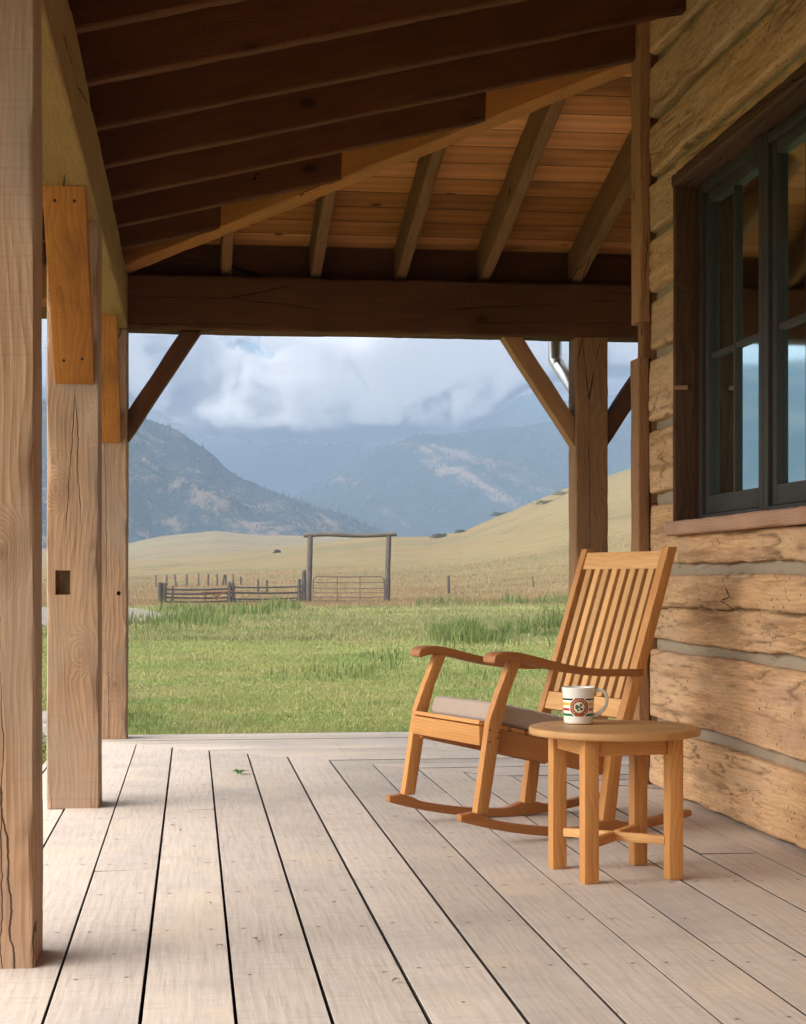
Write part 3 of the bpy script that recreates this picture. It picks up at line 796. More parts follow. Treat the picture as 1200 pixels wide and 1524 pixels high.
for z0, z1 in rows:
    sd += 1
    if z1 <= WIN[2] or z0 >= WIN[3] + 0.06:
        hewn_log(LOGY0, LOG_Y1, z0, z1, sd, 0.25 if z0 < 0.1 else 1.0, {6: 0.87}.get(sd))
    else:
        hewn_log(LOGY0, WIN[0] - 0.04, z0, z1, sd)
        hewn_log(WIN[1] + 0.025, LOG_Y1, z0, z1, sd + 0.5, 0.6)
        if z0 < WIN[2] - 0.05: hewn_log(WIN[0] - 0.035, WIN[1] + 0.02, z0, WIN[2] - 0.003, sd + 0.7)
        if z1 > WIN[3] + 0.07: hewn_log(WIN[0] - 0.035, WIN[1] + 0.02, WIN[3] + 0.064, z1, sd + 0.3, 0.2)
# chinking: mortar strips set back between the logs, and a dark gap below the lowest log
ck = []
for c in CH:
    segs = [(LOGY0, LOG_Y1)] if (c < WIN[2] or c > WIN[3]) else [(LOGY0, WIN[0] - 0.04), (WIN[1] + 0.02, LOG_Y1)]
    for a, b in segs:
        ny = max(2, int((b - a) / 0.05)); vs, fs = [], []
        for i in range(ny + 1):
            y = a + (b - a) * i / ny
            for j in range(7):
                z = c + (j / 6 - 0.5) * 0.15
                vs.append((WX + 0.040 + 0.010 * abs(j / 6 - 0.5) * 2 + 0.006 * mn.noise(Vector((y * 5, z * 14, c))), y, z))
        for i in range(ny):
            for j in range(6):
                q = i * 7 + j; fs.append((q, q + 1, q + 8, q + 7))
        me = bpy.data.meshes.new('ck'); me.from_pydata(vs, [], fs); ck.append(me)
me = join_meshes(ck)
link_mesh('chinking', me, M['chink'], cabin, None, 179)
# wall core (keeps the house dark and closed) with the window opening left free, other walls, roof, added light-blocking wall
wc = bmesh.new()
X0c, X1c = WX + 0.09, WX + 0.19
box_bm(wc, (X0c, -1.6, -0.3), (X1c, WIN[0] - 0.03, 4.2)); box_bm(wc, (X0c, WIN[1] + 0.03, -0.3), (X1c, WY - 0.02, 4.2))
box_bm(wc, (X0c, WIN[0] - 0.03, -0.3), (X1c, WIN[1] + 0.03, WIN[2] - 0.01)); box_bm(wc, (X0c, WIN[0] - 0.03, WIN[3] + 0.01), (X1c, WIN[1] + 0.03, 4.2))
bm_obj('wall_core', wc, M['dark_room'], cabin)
hw = bmesh.new()
box_bm(hw, (X1c + 0.002, WY - 0.20, -0.3), (7.0, WY - 0.03, 4.2)); box_bm(hw, (6.9, -1.6, -0.3), (7.0, WY - 0.21, 4.2))
box_bm(hw, (X1c + 0.002, -1.6, -0.3), (6.89, -1.5, 4.2))
box_bm(hw, (WX + 0.02, -1.7, 4.205), (7.1, WY + 0.1, 4.30))
box_bm(hw, (WX + 0.01, -9.1, -0.3), (WX + 0.2, -1.61, 4.2)); box_bm(hw, (PX0 + 0.1, -2.3, 0.0), (WX + 0.009, -2.1, 3.6))  # last box: unseen cross wall added to keep light off the ceiling
bm_obj('house_shell_and_blocker', hw, M['log'], cabin)
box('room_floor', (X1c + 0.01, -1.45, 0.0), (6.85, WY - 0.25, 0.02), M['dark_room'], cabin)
# corner board with a lapped joint
zt1 = zl(WX) + RH - 0.02
yb0, yb1 = WY - 0.05, WY + 0.09
xb0 = WX - 0.052
zj0, zj1 = 1 + (862 - 534) / 2550 * 8.35, 1 + (862 - 480) / 2550 * 8.35
timber('corner_board', (WX - 0.022, (yb0 + yb1) / 2, 0.002), (WX - 0.022, (yb0 + yb1) / 2, zj0), 0.060, yb1 - yb0, M['trim_light'], cabin, up=(0, -1, 0), wob=0.003, nick=0.008)
timber('corner_board', (WX - 0.020, (yb0 + yb1) / 2 - 0.01, zj1), (WX - 0.020, (yb0 + yb1) / 2 - 0.01, zt1), 0.062, yb1 - yb0 + 0.02, M['trim_light'], cabin, up=(0, -1, 0), wob=0.003, nick=0.008)
timber('corner_board', (WX - 0.004, (yb0 + yb1) / 2 - 0.012, zj0 + 0.001), (WX - 0.004, (yb0 + yb1) / 2 - 0.012, zj1 - 0.001), 0.05, 0.09, M['trim'], cabin, up=(0, -1, 0), wob=0.002, nick=0.004)
box('log_end_cover', (WX + 0.016, WY - 0.05, 0.0), (WX + 0.30, WY + 0.06, 4.2), M['trim'], cabin, 0.004)

# window: thin boards lining the opening, sill, metal sashes
win = empty('window', (WX, (WIN[0] + WIN[1]) / 2, WIN[2])); win.parent = cabin
win.matrix_basis = cabin.matrix_basis.inverted() @ Matrix.Translation((WX, (WIN[0] + WIN[1]) / 2, WIN[2]))
wy0, wy1, wz0, wz1 = WIN
XG = WX + 0.125                                 # glass plane
o = timber('jamb', (WX + 0.075, wy1 + 0.014, wz0 + 0.062), (WX + 0.075, wy1 + 0.014, wz1 - 0.002), 0.170, 0.028, M['jamb'], win, up=(0, -1, 0), wob=0.002, nick=0.003)
o = timber('jamb', (WX + 0.065, wy0 - 0.02, wz0 + 0.062), (WX + 0.065, wy0 - 0.02, wz1 - 0.002), 0.165, 0.03, M['jamb'], win, up=(0, -1, 0), wob=0.002, nick=0.003)
timber('head_casing', (WX + 0.075, wy0 - 0.04, wz1 + 0.030), (WX + 0.075, wy1 + 0.03, wz1 + 0.030), 0.18, 0.062, M['jamb'], win, wob=0.002, nick=0.006)
timber('sill', (WX + 0.035, wy0 - 0.06, wz0 + 0.030), (WX + 0.035, wy1 + 0.035, wz0 + 0.030), 0.16, 0.062, M['sill'], win, wob=0.002, nick=0.005)
units = [(wy1 - 0.004, wy1 - 0.90), (wy1 - 0.905, wy1 - 1.755), (wy1 - 1.76, wy0)]
zs0, zs1 = wz0 + 0.064, wz1 - 0.004
for (ya, yb) in units:
    bm = bmesh.new()
    xf0, xf1 = XG - 0.022, XG + 0.05
    st = 0.055
    box_bm(bm, (xf0, yb, zs0), (xf1, yb + st, zs1), 0.003); box_bm(bm, (xf0, ya - st, zs0), (xf1, ya, zs1), 0.003)
    box_bm(bm, (xf0, yb + st + 0.001, zs0), (xf1, ya - st - 0.001, zs0 + 0.03), 0.003); box_bm(bm, (xf0, yb + st + 0.001, zs1 - 0.04), (xf1, ya - st - 0.001, zs1), 0.003)
    bm_obj('window_frame', bm, M['window'], win, None, 40)
    bm = bmesh.new()
    s2 = 0.05; a2, b2 = ya - st - 0.003, yb + st + 0.003; c0, c1 = zs0 + 0.033, zs1 - 0.043
    xs0_, xs1_ = XG - 0.006, XG + 0.035
    box_bm(bm, (xs0_, b2, c0), (xs1_, b2 + s2, c1), 0.006); box_bm(bm, (xs0_, a2 - s2, c0), (xs1_, a2, c1), 0.006)
    box_bm(bm, (xs0_, b2 + s2 + 0.001, c0), (xs1_, a2 - s2 - 0.001, c0 + 0.082), 0.006); box_bm(bm, (xs0_, b2 + s2 + 0.001, c1 - 0.05), (xs1_, a2 - s2 - 0.001, c1), 0.006)
    bm_obj('sash', bm, M['window'], win, None, 40)
    bm = bmesh.new()
    ym_, zm_ = (a2 + b2) / 2, 2.01
    box_bm(bm, (XG + 0.002, ym_ - 0.013, c0 + 0.083), (XG + 0.034, ym_ + 0.013, c1 - 0.051), 0.005)
    box_bm(bm, (XG + 0.004, b2 + s2 + 0.002, zm_ - 0.013), (XG + 0.032, ym_ - 0.0145, zm_ + 0.013), 0.005); box_bm(bm, (XG + 0.004, ym_ + 0.0145, zm_ - 0.013), (XG + 0.032, a2 - s2 - 0.002, zm_ + 0.013), 0.005)
    bm_obj('muntin', bm, M['window'], win, None, 40)
    box('pane', (XG + 0.020, b2 + s2 - 0.004, c0 + 0.078), (XG + 0.026, a2 - s2 + 0.004, c1 - 0.046), M['glass'], win)
# small round bracket on the jamb edge (seen again in the glass)
tube('peg', [(WX - 0.012, wy1 + 0.006, 1 + (862 - 575) / 327), (WX + 0.05, wy1 - 0.014, 1 + (862 - 575) / 327)], 0.011, M['trim_light'], win, 10)

# ------------------------------------------------------------------ rocking chair (local x = the way it faces, y toward the viewer)
chair = empty('rocking_chair', (1.246, 6.767, 0), R(199), label='teak rocking chair with slatted back and curved arms, tilted back beside the side table', cat='rocking chair')
CM = chair.matrix_basis.copy()
def cw(p): return CM @ Vector(p)
def cstick(name, p0, p1, w, h, mat, up=(0, 0, 1), bev=0.004):
    up_w = CM.to_3x3() @ Vector(up)
    return stick(name, cw(p0), cw(p1), w, h, mat, chair, up_w, bev)
x0r, Rr = -0.225, 1.97
def rz(x): return (x - x0r) ** 2 / (2 * Rr)
def rocker_poly():
    xs = np.linspace(0.375, -0.672, 40)
    bot = [(x, rz(x) + 0.0008) for x in xs]
    top = []
    for x in xs[::-1]:
        th = 0.036
        if x < -0.60: th = 0.036 - (-0.60 - x) / 0.072 * 0.012
        pad_f = max(0, 1 - abs(x - 0.30) / 0.07); pad_r = max(0, 1 - max(0, abs(x + 0.275) - 0.035) / 0.06)
        th += 0.012 * min(1, pad_f * 1.5) * (1 if x < 0.34 else 0.4) + 0.022 * min(1.0, pad_r)
        if x > 0.335: th -= (x - 0.335) / 0.04 * 0.010
        top.append((x, rz(x) + th))
    return bot + top
for s in (1, -1):
    ya, yb = (0.29, 0.33) if s > 0 else (-0.33, -0.29)
    prism('rocker', rocker_poly(), ya, yb, M['teak_darkX'], chair, CM, 0.005)
    leg = [(0.309, 0.117), (0.253, 0.468), (0.215, 0.565), (0.160, 0.690), (0.112, 0.690), (0.168, 0.565), (0.200, 0.455), (0.259, 0.117)]
    prism('front_leg', leg, ya, yb, M['teakZ'], chair, CM, 0.004)
    rl = [(-0.251, 0.053), (-0.292, 0.345), (-0.345, 0.46), (-0.560, 1.130), (-0.603, 1.130), (-0.392, 0.45), (-0.345, 0.33), (-0.308, 0.050)]
    prism('back_post', rl, ya - 0.008 * s, yb - 0.000 * s if s > 0 else yb + 0.008, M['teakZ'], chair, CM, 0.005)
    # arm: wider in front, swept
    top = [(0.250, 0.702), (0.240, 0.716), (0.215, 0.7235), (0.18, 0.726), (0.14, 0.723), (0.08, 0.710), (0.00, 0.690), (-0.08, 0.672), (-0.17, 0.657), (-0.27, 0.648), (-0.44, 0.645)]
    botm = [(-0.44, 0.617), (-0.27, 0.619), (-0.17, 0.627), (-0.08, 0.640), (0.00, 0.656), (0.08, 0.676), (0.14, 0.690), (0.18, 0.692), (0.215, 0.686), (0.240, 0.680), (0.250, 0.686)]
    bm = bmesh.new(); prism_bm(bm, top + botm, -0.5, 0.5, 0.0)
    for v in bm.verts:
        k = min(1, max(0, (v.co.x + 0.44) / 0.69))
        w = 0.040 + 0.050 * k ** 1.5
        v.co.y = s * 0.315 + v.co.y * w
    es = [e for e in bm.edges if len(e.link_faces) == 2 and e.calc_face_angle(0) > R(45)]
    bmesh.ops.bevel(bm, geom=es, offset=0.006, segments=3, profile=0.5, affect='EDGES', clamp_overlap=True)
    bm_obj('arm', bm, M['teak_darkX'], chair, CM, 45)
# seat frame: slopes down to the back
def sz(x): return 0.447 + 0.23 * (x - 0.24)
for s in (1, -1):
    cstick('side_rail', (0.235, s * 0.270, sz(0.235) - 0.052), (-0.35, s * 0.270, sz(-0.35) - 0.052), 0.034, 0.088, M['teak_darkX'])
cstick('front_rail', (0.262, -0.288, 0.406), (0.262, 0.288, 0.406), 0.026, 0.074, M['teakX'])
cstick('back_rail', (-0.315, -0.285, sz(-0.315) - 0.05), (-0.315, 0.285, sz(-0.315) - 0.05), 0.026, 0.07, M['teakX'])
for i in range(8):
    xs = 0.247 - i * 0.073
    cstick('seat_slat', (xs, -0.285, sz(xs) + 0.002), (xs, 0.285, sz(xs) + 0.002), 0.058, 0.016, M['teakX'], up=(-0.224, 0, 0.974))
# back: crest, bottom rail, eight slats
def bp(z): return -0.345 + (-0.560 + 0.345) * (z - 0.46) / 0.67 - 0.020
upb = (0.952, 0, 0.305)
cstick('crest_rail', (bp(1.075) - 0.002, -0.290, 1.075), (bp(1.075) - 0.002, 0.290, 1.075), 0.075, 0.024, M['teak_pale'], up=upb)
cstick('lower_rail', (bp(0.485), -0.290, 0.485), (bp(0.485), 0.290, 0.485), 0.075, 0.024, M['teak_pale'], up=upb)
for i in range(8):
    yy = -0.290 + 0.072 + (0.580 - 0.114) * i / 7 - 0.012
    z0_, z1_ = 0.520, 1.040
    cstick('back_slat', (bp(z0_) - 0.006, yy, z0_), (bp(z1_) - 0.006, yy, z1_), 0.040, 0.034, M['teak_pale'], up=upb, bev=0.003)
# pegs on the joints
for (x, z) in ((0.262, 0.43), (0.265, 0.385), (0.228, 0.40), (0.222, 0.42)):
    pg = bmesh.new(); bmesh.ops.create_cone(pg, cap_ends=True, segments=8, radius1=0.0035, radius2=0.0035, depth=0.004, matrix=CM @ Matrix.Translation((x - 0.01, 0.3305, z)) @ Matrix.Rotation(R(90), 4, 'X'))
    bm_obj('joint_peg', pg, M['jamb'], chair)
# the cushion lies loose on the seat
cu = bmesh.new()
Lx, Wy, Hc = 0.52, 0.535, 0.078
box_bm(cu, (-Lx, -Wy / 2, 0), (0, Wy / 2, Hc), 0.026, 4)
bmesh.ops.subdivide_edges(cu, edges=[e for e in cu.edges if e.calc_length() > 0.2], cuts=14, use_grid_fill=True)
for v in cu.verts:
    tx = min(1, min(-v.co.x, v.co.x + Lx) / 0.16); ty = min(1, (Wy / 2 - abs(v.co.y)) / 0.16)
    if v.co.z > Hc * 0.6: v.co.z += 0.010 * max(0, tx) * max(0, ty) + 0.004 * mn.noise(v.co * 9)
    v.co += Vector((mn.noise(v.co * 11), mn.noise(v.co * 11 + Vector((5, 0, 0))), 0)) * 0.003
cp = Vector((0.205, 0.0, sz(0.205) + 0.0125)); an = math.atan(0.23)
cush_m = CM @ Matrix.Translation(cp) @ Matrix.Rotation(-an, 4, 'Y')
cu_o = bm_obj('seat_cushion', cu, M['cushion'], None, cush_m, 60)
tag(cu_o, 'taupe canvas seat cushion lying on the rocking chair seat', 'cushion')
# welted seams round the cushion
def loop_pts(z, inset):
    a, b = -Lx + inset, -inset; c = Wy / 2 - inset; r = 0.03; pts = []
    for (cx, cy, a0) in ((b - r, c - r, 0), (a + r, c - r, 90), (a + r, -c + r, 180), (b - r, -c + r, 270)):
        for k in range(5): pts.append((cx + r * math.cos(R(a0 + k * 22.5)), cy + r * math.sin(R(a0 + k * 22.5)), z))
    return pts
for z, ins in ((Hc - 0.014, 0.004), (0.014, 0.004)):
    me = tube_mesh(loop_pts(z, ins), 0.0042, 6, closed=True)
    link_mesh('piping', me, M['cushion'], cu_o, cush_m, 60)

# ------------------------------------------------------------------ side table
TC, TR = Vector((1.424, 5.688, 0)), R(8.1)
table = empty('side_table', TC, TR, label='small round teak side table with four square legs holding a mug', cat='side table')
TM = table.matrix_basis.copy()
ttop = 0.500
bm = bmesh.new()
bmesh.ops.create_cone(bm, cap_ends=True, segments=96, radius1=0.290, radius2=0.290, depth=0.026, matrix=Matrix.Translation((0, 0, ttop - 0.013)))
es = [e for e in bm.edges if e.calc_face_angle(0) > R(60)]
bmesh.ops.bevel(bm, geom=es, offset=0.007, segments=3, profile=0.5, affect='EDGES')
tt = bm_obj('table_top', bm, None, table, TM @ Matrix.Rotation(R(-18), 4, 'Z'), 40)
def mat_tabletop():
    m, nt = new_mat('teak_table_top'); g = G(nt)
    v = g.n('TexCoord', out='Object')
    sp = g.n('SeparateXYZ', {0: v}, out='')
    x, y = sp.outputs[0], sp.outputs[1]
    rr = g.m('SQRT', g.m('ADD', g.m('MULTIPLY', x, x), g.m('MULTIPLY', y, y)))
    q = g.m('DIVIDE', y, 0.068)
    bid = g.n('TexWhiteNoise', {'W': g.m('FLOOR', q)}, out='Value', noise_dimensions='1D')
    fr = g.m('FRACT', g.m('ADD', q, 50.0))
    vv = g.n('CombineXYZ', {0: g.m('MULTIPLY', x, 0.08), 1: y, 2: g.m('MULTIPLY', bid, 5.0)})
    w = g.n('TexWave', {'Vector': vv, 'Scale': 22.0, 'Distortion': 5.0, 'Detail': 3.0}, out='Fac', bands_direction='Y')
    fib = g.noise(vv, 160, 4, 0.6)
    c = g.mix(g.m('ADD', g.m('MULTIPLY', w, 0.4), g.m('MULTIPLY', fib, 0.4)), (0.60, 0.345, 0.15), (0.38, 0.18, 0.062))
    c = g.n('HueSaturation', {'Color': c, 'Value': g.m('ADD', 0.85, g.m('MULTIPLY', bid, 0.3))})
    ring = g.m('GREATER_THAN', rr, 0.232)
    vr = g.n('CombineXYZ', {0: g.m('MULTIPLY', g.m('ARCTAN2', y, x), 0.05), 1: rr, 2: 0.0})
    cr = g.mix(g.noise(vr, 120, 4), (0.58, 0.33, 0.135), (0.38, 0.18, 0.06))
    c = g.mix(ring, c, cr)
    ln = g.m('MULTIPLY', g.ss(g.m('MINIMUM', fr, g.m('SUBTRACT', 1.0, fr)), 0.02, 0.06, 1, 0), g.m('SUBTRACT', 1.0, ring))
    ln = g.m('MAXIMUM', ln, g.ss(g.m('ABSOLUTE', g.m('SUBTRACT', rr, 0.232)), 0.001, 0.003, 1, 0))
    c = g.mix(g.m('MULTIPLY', ln, 0.6), c, (0.12, 0.05, 0.018))
    g.done(g.pbr(c, 0.48, g.bump(g.m('SUBTRACT', g.m('MULTIPLY', fib, 0.2), ln), 0.3, 0.003), **{'Specular IOR Level': 0.4}))
    return m
tt.data.materials.append(mat_tabletop())
LW = 0.052
def tw(p): return TM @ Vector(p)
for sx in (-1, 1):
    for sy in (-1, 1):
        bm = bmesh.new(); box_bm(bm, (sx * 0.150 - LW / 2, sy * 0.150 - LW / 2, 0.0005), (sx * 0.150 + LW / 2, sy * 0.150 + LW / 2, ttop - 0.027), 0.006)
        bm_obj('leg', bm, M['teakZ'], table, TM, 40)
for s in (-1, 1):
    stick('apron', tw((-0.123, s * 0.150, ttop - 0.056)), tw((0.123, s * 0.150, ttop - 0.056)), 0.022, 0.055, M['teakX'], table)
    stick('apron', tw((s * 0.150, -0.123, ttop - 0.056)), tw((s * 0.150, 0.123, ttop - 0.056)), 0.022, 0.055, M['teakX'], table)
stick('stretcher', tw((-0.131, 0.131, 0.128)), tw((0.131, -0.131, 0.128)), 0.026, 0.030, M['teak_pale'], table)
d = 0.131
for (a, b) in (((-d, -d), (-0.0145, -0.0145)), ((0.0145, 0.0145), (d, d))):
    stick('stretcher', tw((a[0], a[1], 0.1285)), tw((b[0], b[1], 0.1285)), 0.026, 0.032, M['teakX'], table)

# ------------------------------------------------------------------ mug
mc = Vector((1.325, 5.80, ttop + 0.0008))
mug = empty('mug', mc, R(0), label='white mug with coloured stripes and an octagonal emblem on the side table', cat='mug')
MM = mug.matrix_basis.copy()
prof_o = [(0.0, 0.002), (0.042, 0.001), (0.0475, 0.002), (0.0505, 0.006), (0.0512, 0.014), (0.0515, 0.03), (0.0530, 0.06), (0.0545, 0.09), (0.0558, 0.108), (0.0575, 0.121), (0.0582, 0.1255), (0.0575, 0.1272),
          (0.0560, 0.1262), (0.0545, 0.121), (0.0520, 0.105), (0.0500, 0.06), (0.0480, 0.02), (0.044, 0.010), (0.0, 0.009)]
def lathe(prof, n=72):
    vs, fs = [], []
    for (r, z) in prof:
        for k in range(n): vs.append((max(r, 1e-5) * math.cos(2 * math.pi * k / n), max(r, 1e-5) * math.sin(2 * math.pi * k / n), z))
    for i in range(len(prof) - 1):
        for k in range(n):
            a = i * n + k; b = i * n + (k + 1) % n; fs.append((a, b, b + n, a + n))
    me = bpy.data.meshes.new('lathe'); me.from_pydata(vs, [], fs); return me
link_mesh('body', lathe(prof_o), M['mug'], mug, MM, 179)
def mug_r(z):
    for (r0, z0), (r1, z1) in zip(prof_o[3:10], prof_o[4:11]):
        if z0 <= z <= z1: return r0 + (r1 - r0) * (z - z0) / (z1 - z0)
    return 0.0535
# the handle to the right of the picture
hd = Vector((CS, -SN, 0)).normalized()
hp = [(0.050, 0.112), (0.060, 0.115), (0.074, 0.1165), (0.088, 0.111), (0.0965, 0.098), (0.0985, 0.082), (0.095, 0.065), (0.085, 0.048), (0.071, 0.036), (0.058, 0.029), (0.050, 0.027)]
me = tube_mesh([mc + hd * a + Vector((0, 0, b)) for a, b in hp], 0.0068, 12, taper=[1.2, 1.05, 1, 0.95, 0.92, 0.92, 0.95, 1, 1.08, 1.2, 1.3])
link_mesh('handle', me, M['mug_white'], mug, None, 179)
# emblem: octagon with a rim, an inner disc and small painted shapes, wrapped on the glaze
face = math.atan2(-mc.y, -mc.x) + R(3)          # toward the viewer
def wrap(name, polys, off, mat):
    bm = bmesh.new()
    for poly in polys:
        f0 = bm.faces.new([bm.verts.new((a, b, 0)) for a, b in poly])
        bmesh.ops.triangulate(bm, faces=[f0])
    for _ in range(3):
        bmesh.ops.subdivide_edges(bm, edges=[e for e in bm.edges if e.calc_length() > 0.006], cuts=1)
        bmesh.ops.triangulate(bm, faces=[f for f in bm.faces if len(f.verts) > 3])
    for v in bm.verts:
        a, z = v.co.x, v.co.y + 0.060
        r = mug_r(z) + off
        th = face + a / r
        v.co = Vector((r * math.cos(th), r * math.sin(th), z))
    return bm_obj(name, bm, mat, mug, MM, 179)
def ngon(n, r, cx=0, cy=0, a0=0.0, sy=1.0): return [(cx + r * math.cos(a0 + 2 * math.pi * k / n), cy + sy * r * math.sin(a0 + 2 * math.pi * k / n)) for k in range(n)]
A8 = math.pi / 8
wrap('emblem', [ngon(8, 0.0380, a0=A8)], 0.0006, M['mug_white'])
em = wrap('emblem', [ngon(8, 0.0345, a0=A8)], 0.0009, M['emblem_red'])
wrap('emblem', [ngon(24, 0.0185)], 0.0012, M['emblem_cream'])
marks = []
for k in range(20):
    a = 2 * math.pi * (k + 0.5) / 20
    if 4.2 < a < 5.2: continue
    r = 0.0255; cx, cy = r * math.cos(a), r * math.sin(a)
    t = a + math.pi / 2; w, h = 0.0011, 0.0024
    marks.append([(cx + h * math.cos(a) * s2 + w * math.cos(t) * s1, cy + h * math.sin(a) * s2 + w * math.sin(t) * s1) for s1, s2 in ((-1, -1), (1, -1), (1, 1), (-1, 1))])
wrap('emblem', marks, 0.0012, M['emblem_cream'])
blobs = [ngon(9, 0.0062, -0.008, 0.001, 0.3, 1.4), ngon(8, 0.0050, 0.006, 0.008, 0.5, 0.9), ngon(9, 0.0055, 0.0075, -0.006, 0.1, 0.9), ngon(7, 0.0045, -0.004, -0.010, 0.2, 0.8), ngon(6, 0.003, 0.001, 0.001, 0, 1.6)]
wrap('emblem', blobs, 0.0015, M['emblem_green'])

# ------------------------------------------------------------------ small litter on the deck
def leaf_mesh(mes, p, ln, wd, ang, curl, tilt=0.0):
    vs, fs = [], []
    n = 6
    for i in range(n + 1):
        t = i / n; w = wd * math.sin(math.pi * min(1, t * 0.95 + 0.03)) ** 0.8
        for s in (-1, 0, 1):
            x = t * ln; y = s * w * 0.5; z = 0.002 + curl * math.sin(math.pi * t) + abs(s) * 0.15 * w + tilt * t * ln
            vs.append((p[0] + x * math.cos(ang) - y * math.sin(ang), p[1] + x * math.sin(ang) + y * math.cos(ang), p[2] + z))
    for i in range(n):
        for j in range(2):
            a = i * 3 + j; fs.append((a, a + 1, a + 4, a + 3))
    me = bpy.data.meshes.new('leaf'); me.from_pydata(vs, [], fs); mes.append(me)
sp0 = floor_pt(357, 1152, 0.0)
mes = []
for k in range(12):
    a = k * 0.9 + rng.uniform(-0.3, 0.3)
    leaf_mesh(mes, (sp0.x + rng.uniform(-0.012, 0.012), sp0.y + rng.uniform(-0.03, 0.03), 0.002), rng.uniform(0.03, 0.05), 0.016, a, 0.008, 0.25)
spr = link_mesh('leafy_sprig', join_meshes(mes), M['leaf'], None, None, 60)
tag(spr, 'small green leafy sprig dropped on the deck boards', 'leaves')
bits = [(287, 1262, 0.02), (377, 1399, 0.03), (416, 1397, 0.022), (313, 1346, 0.02), (322, 1410, 0.025), (268, 1238, 0.022), (286, 1211, 0.02), (591, 1217, 0.02), (664, 1264, 0.018), (583, 1464, 0.03), (500, 1345, 0.02), (260, 1230, 0.024)]
for i, (px, py, ln) in enumerate(bits):
    p = floor_pt(px, py, 0.0); mes = []
    leaf_mesh(mes, (p.x, p.y, 0.0018), ln, ln * 0.42, rng.uniform(0, 6.28), 0.004, 0.1)
    tag(link_mesh('dry_leaf', join_meshes(mes), M['dryleaf'], None, None, 60), 'tiny dry leaf scrap lying on the deck boards', 'leaf', 'leaf scraps on the deck')

# ------------------------------------------------------------------ terrain
def interp(x, pts):
    return np.interp(x, [p[0] for p in pts], [p[1] for p in pts])
def sst(x, a, b):
    t = np.clip((x - a) / (b - a), 0, 1); return t * t * (3 - 2 * t)
def vnoise(x, y, seed):
    """smooth value noise in numpy"""
    xi = np.floor(x).astype(np.int64); yi = np.floor(y).astype(np.int64); xf = x - xi; yf = y - yi
    def h(a, b):
        n = (a * 374761393 + b * 668265263 + seed * 982451653) & 0x7fffffff
        n = ((n ^ (n >> 13)) * 1274126177) & 0x7fffffff
        return ((n ^ (n >> 16)) & 0xffff) / 65535.0
    u = xf * xf * (3 - 2 * xf); v = yf * yf * (3 - 2 * yf)
    return (h(xi, yi) * (1 - u) + h(xi + 1, yi) * u) * (1 - v) + (h(xi, yi + 1) * (1 - u) + h(xi + 1, yi + 1) * u) * v
def fbm(x, y, seed, oct=5, rough=0.5, ridged=False):
    s, a, tot = 0, 1.0, 0
    for o in range(oct):
        n = vnoise(x * 2 ** o + o * 17.3, y * 2 ** o - o * 9.1, seed + o)
        if ridged: n = 1 - np.abs(2 * n - 1)
        s = s + a * n; tot += a; a *= rough
    return s / tot
SKY_A = [(-1500, 842), (0, 842), (190, 838), (300, 829), (420, 816), (500, 808), (560, 802), (640, 802), (690, 795), (760, 770), (855, 731), (940, 705), (1300, 630), (2200, 600)]
SKY_B = [(-1500, 800), (0, 822), (150, 815), (190, 811), (230, 803), (320, 794), (400, 799), (520, 800), (600, 804), (700, 815), (2200, 840)]
def az_px(x, y):
    """photo column of a direction, and camera depth"""
    t = SN * x + CS * y; u = (CS * x - SN * y) / np.maximum(t, 1e-3)
    return 600 + F_PX * u, t
def ground_z(x, y):
    x = np.asarray(x, float); y = np.asarray(y, float)
    px, t = az_px(x, y)
    r = np.hypot(x, y); front = sst(y, 0, 40)
    px = np.where(t > 1, px, 600)
    RA, RB = 400.0, 950.0
    eA = (HOR - interp(px, SKY_A)) / F_PX; eB = (HOR - interp(px, SKY_B)) / F_PX
    hA = (1.3 + eA * RA) * (0.18 * sst(t, 95, 200) + 0.82 * sst(t, 150, RA)) - 0.6 * np.clip((t - RA), 0, 500) * 0.05
    hB = (1.3 + eB * RB) * sst(t, 350, RB) - np.clip(t - RB, 0, 2000) * 0.01
    far = np.maximum(hA, hB)
    nz = (fbm(x / 38, y / 38, 3, 4) - 0.5) * 2.6 * sst(r, 110, 420) + (fbm(x / 9, y / 9, 5, 3) - 0.5) * 0.35 * sst(r, 25, 120) + (fbm(x / 3, y / 3, 8, 2) - 0.5) * 0.08 * sst(r, 13, 25)
    return GZ + front * (far + nz)
def grid_mesh(name, X, Y, Z):
    nr, nc = X.shape
    me = bpy.data.meshes.new(name)
    v = np.stack([X, Y, Z], -1).reshape(-1, 3)
    i = np.arange(nr - 1)[:, None] * nc + np.arange(nc - 1)[None, :]
    f = np.stack([i, i + 1, i + nc + 1, i + nc], -1).reshape(-1, 4)
    me.vertices.add(len(v)); me.vertices.foreach_set('co', v.astype(np.float32).ravel())
    me.loops.add(f.size); me.loops.foreach_set('vertex_index', f.astype(np.int32).ravel())
    me.polygons.add(len(f)); me.polygons.foreach_set('loop_start', (np.arange(len(f)) * 4).astype(np.int32)); me.polygons.foreach_set('loop_total', np.full(len(f), 4, np.int32))
    me.update(calc_edges=True); me.validate()
    return me

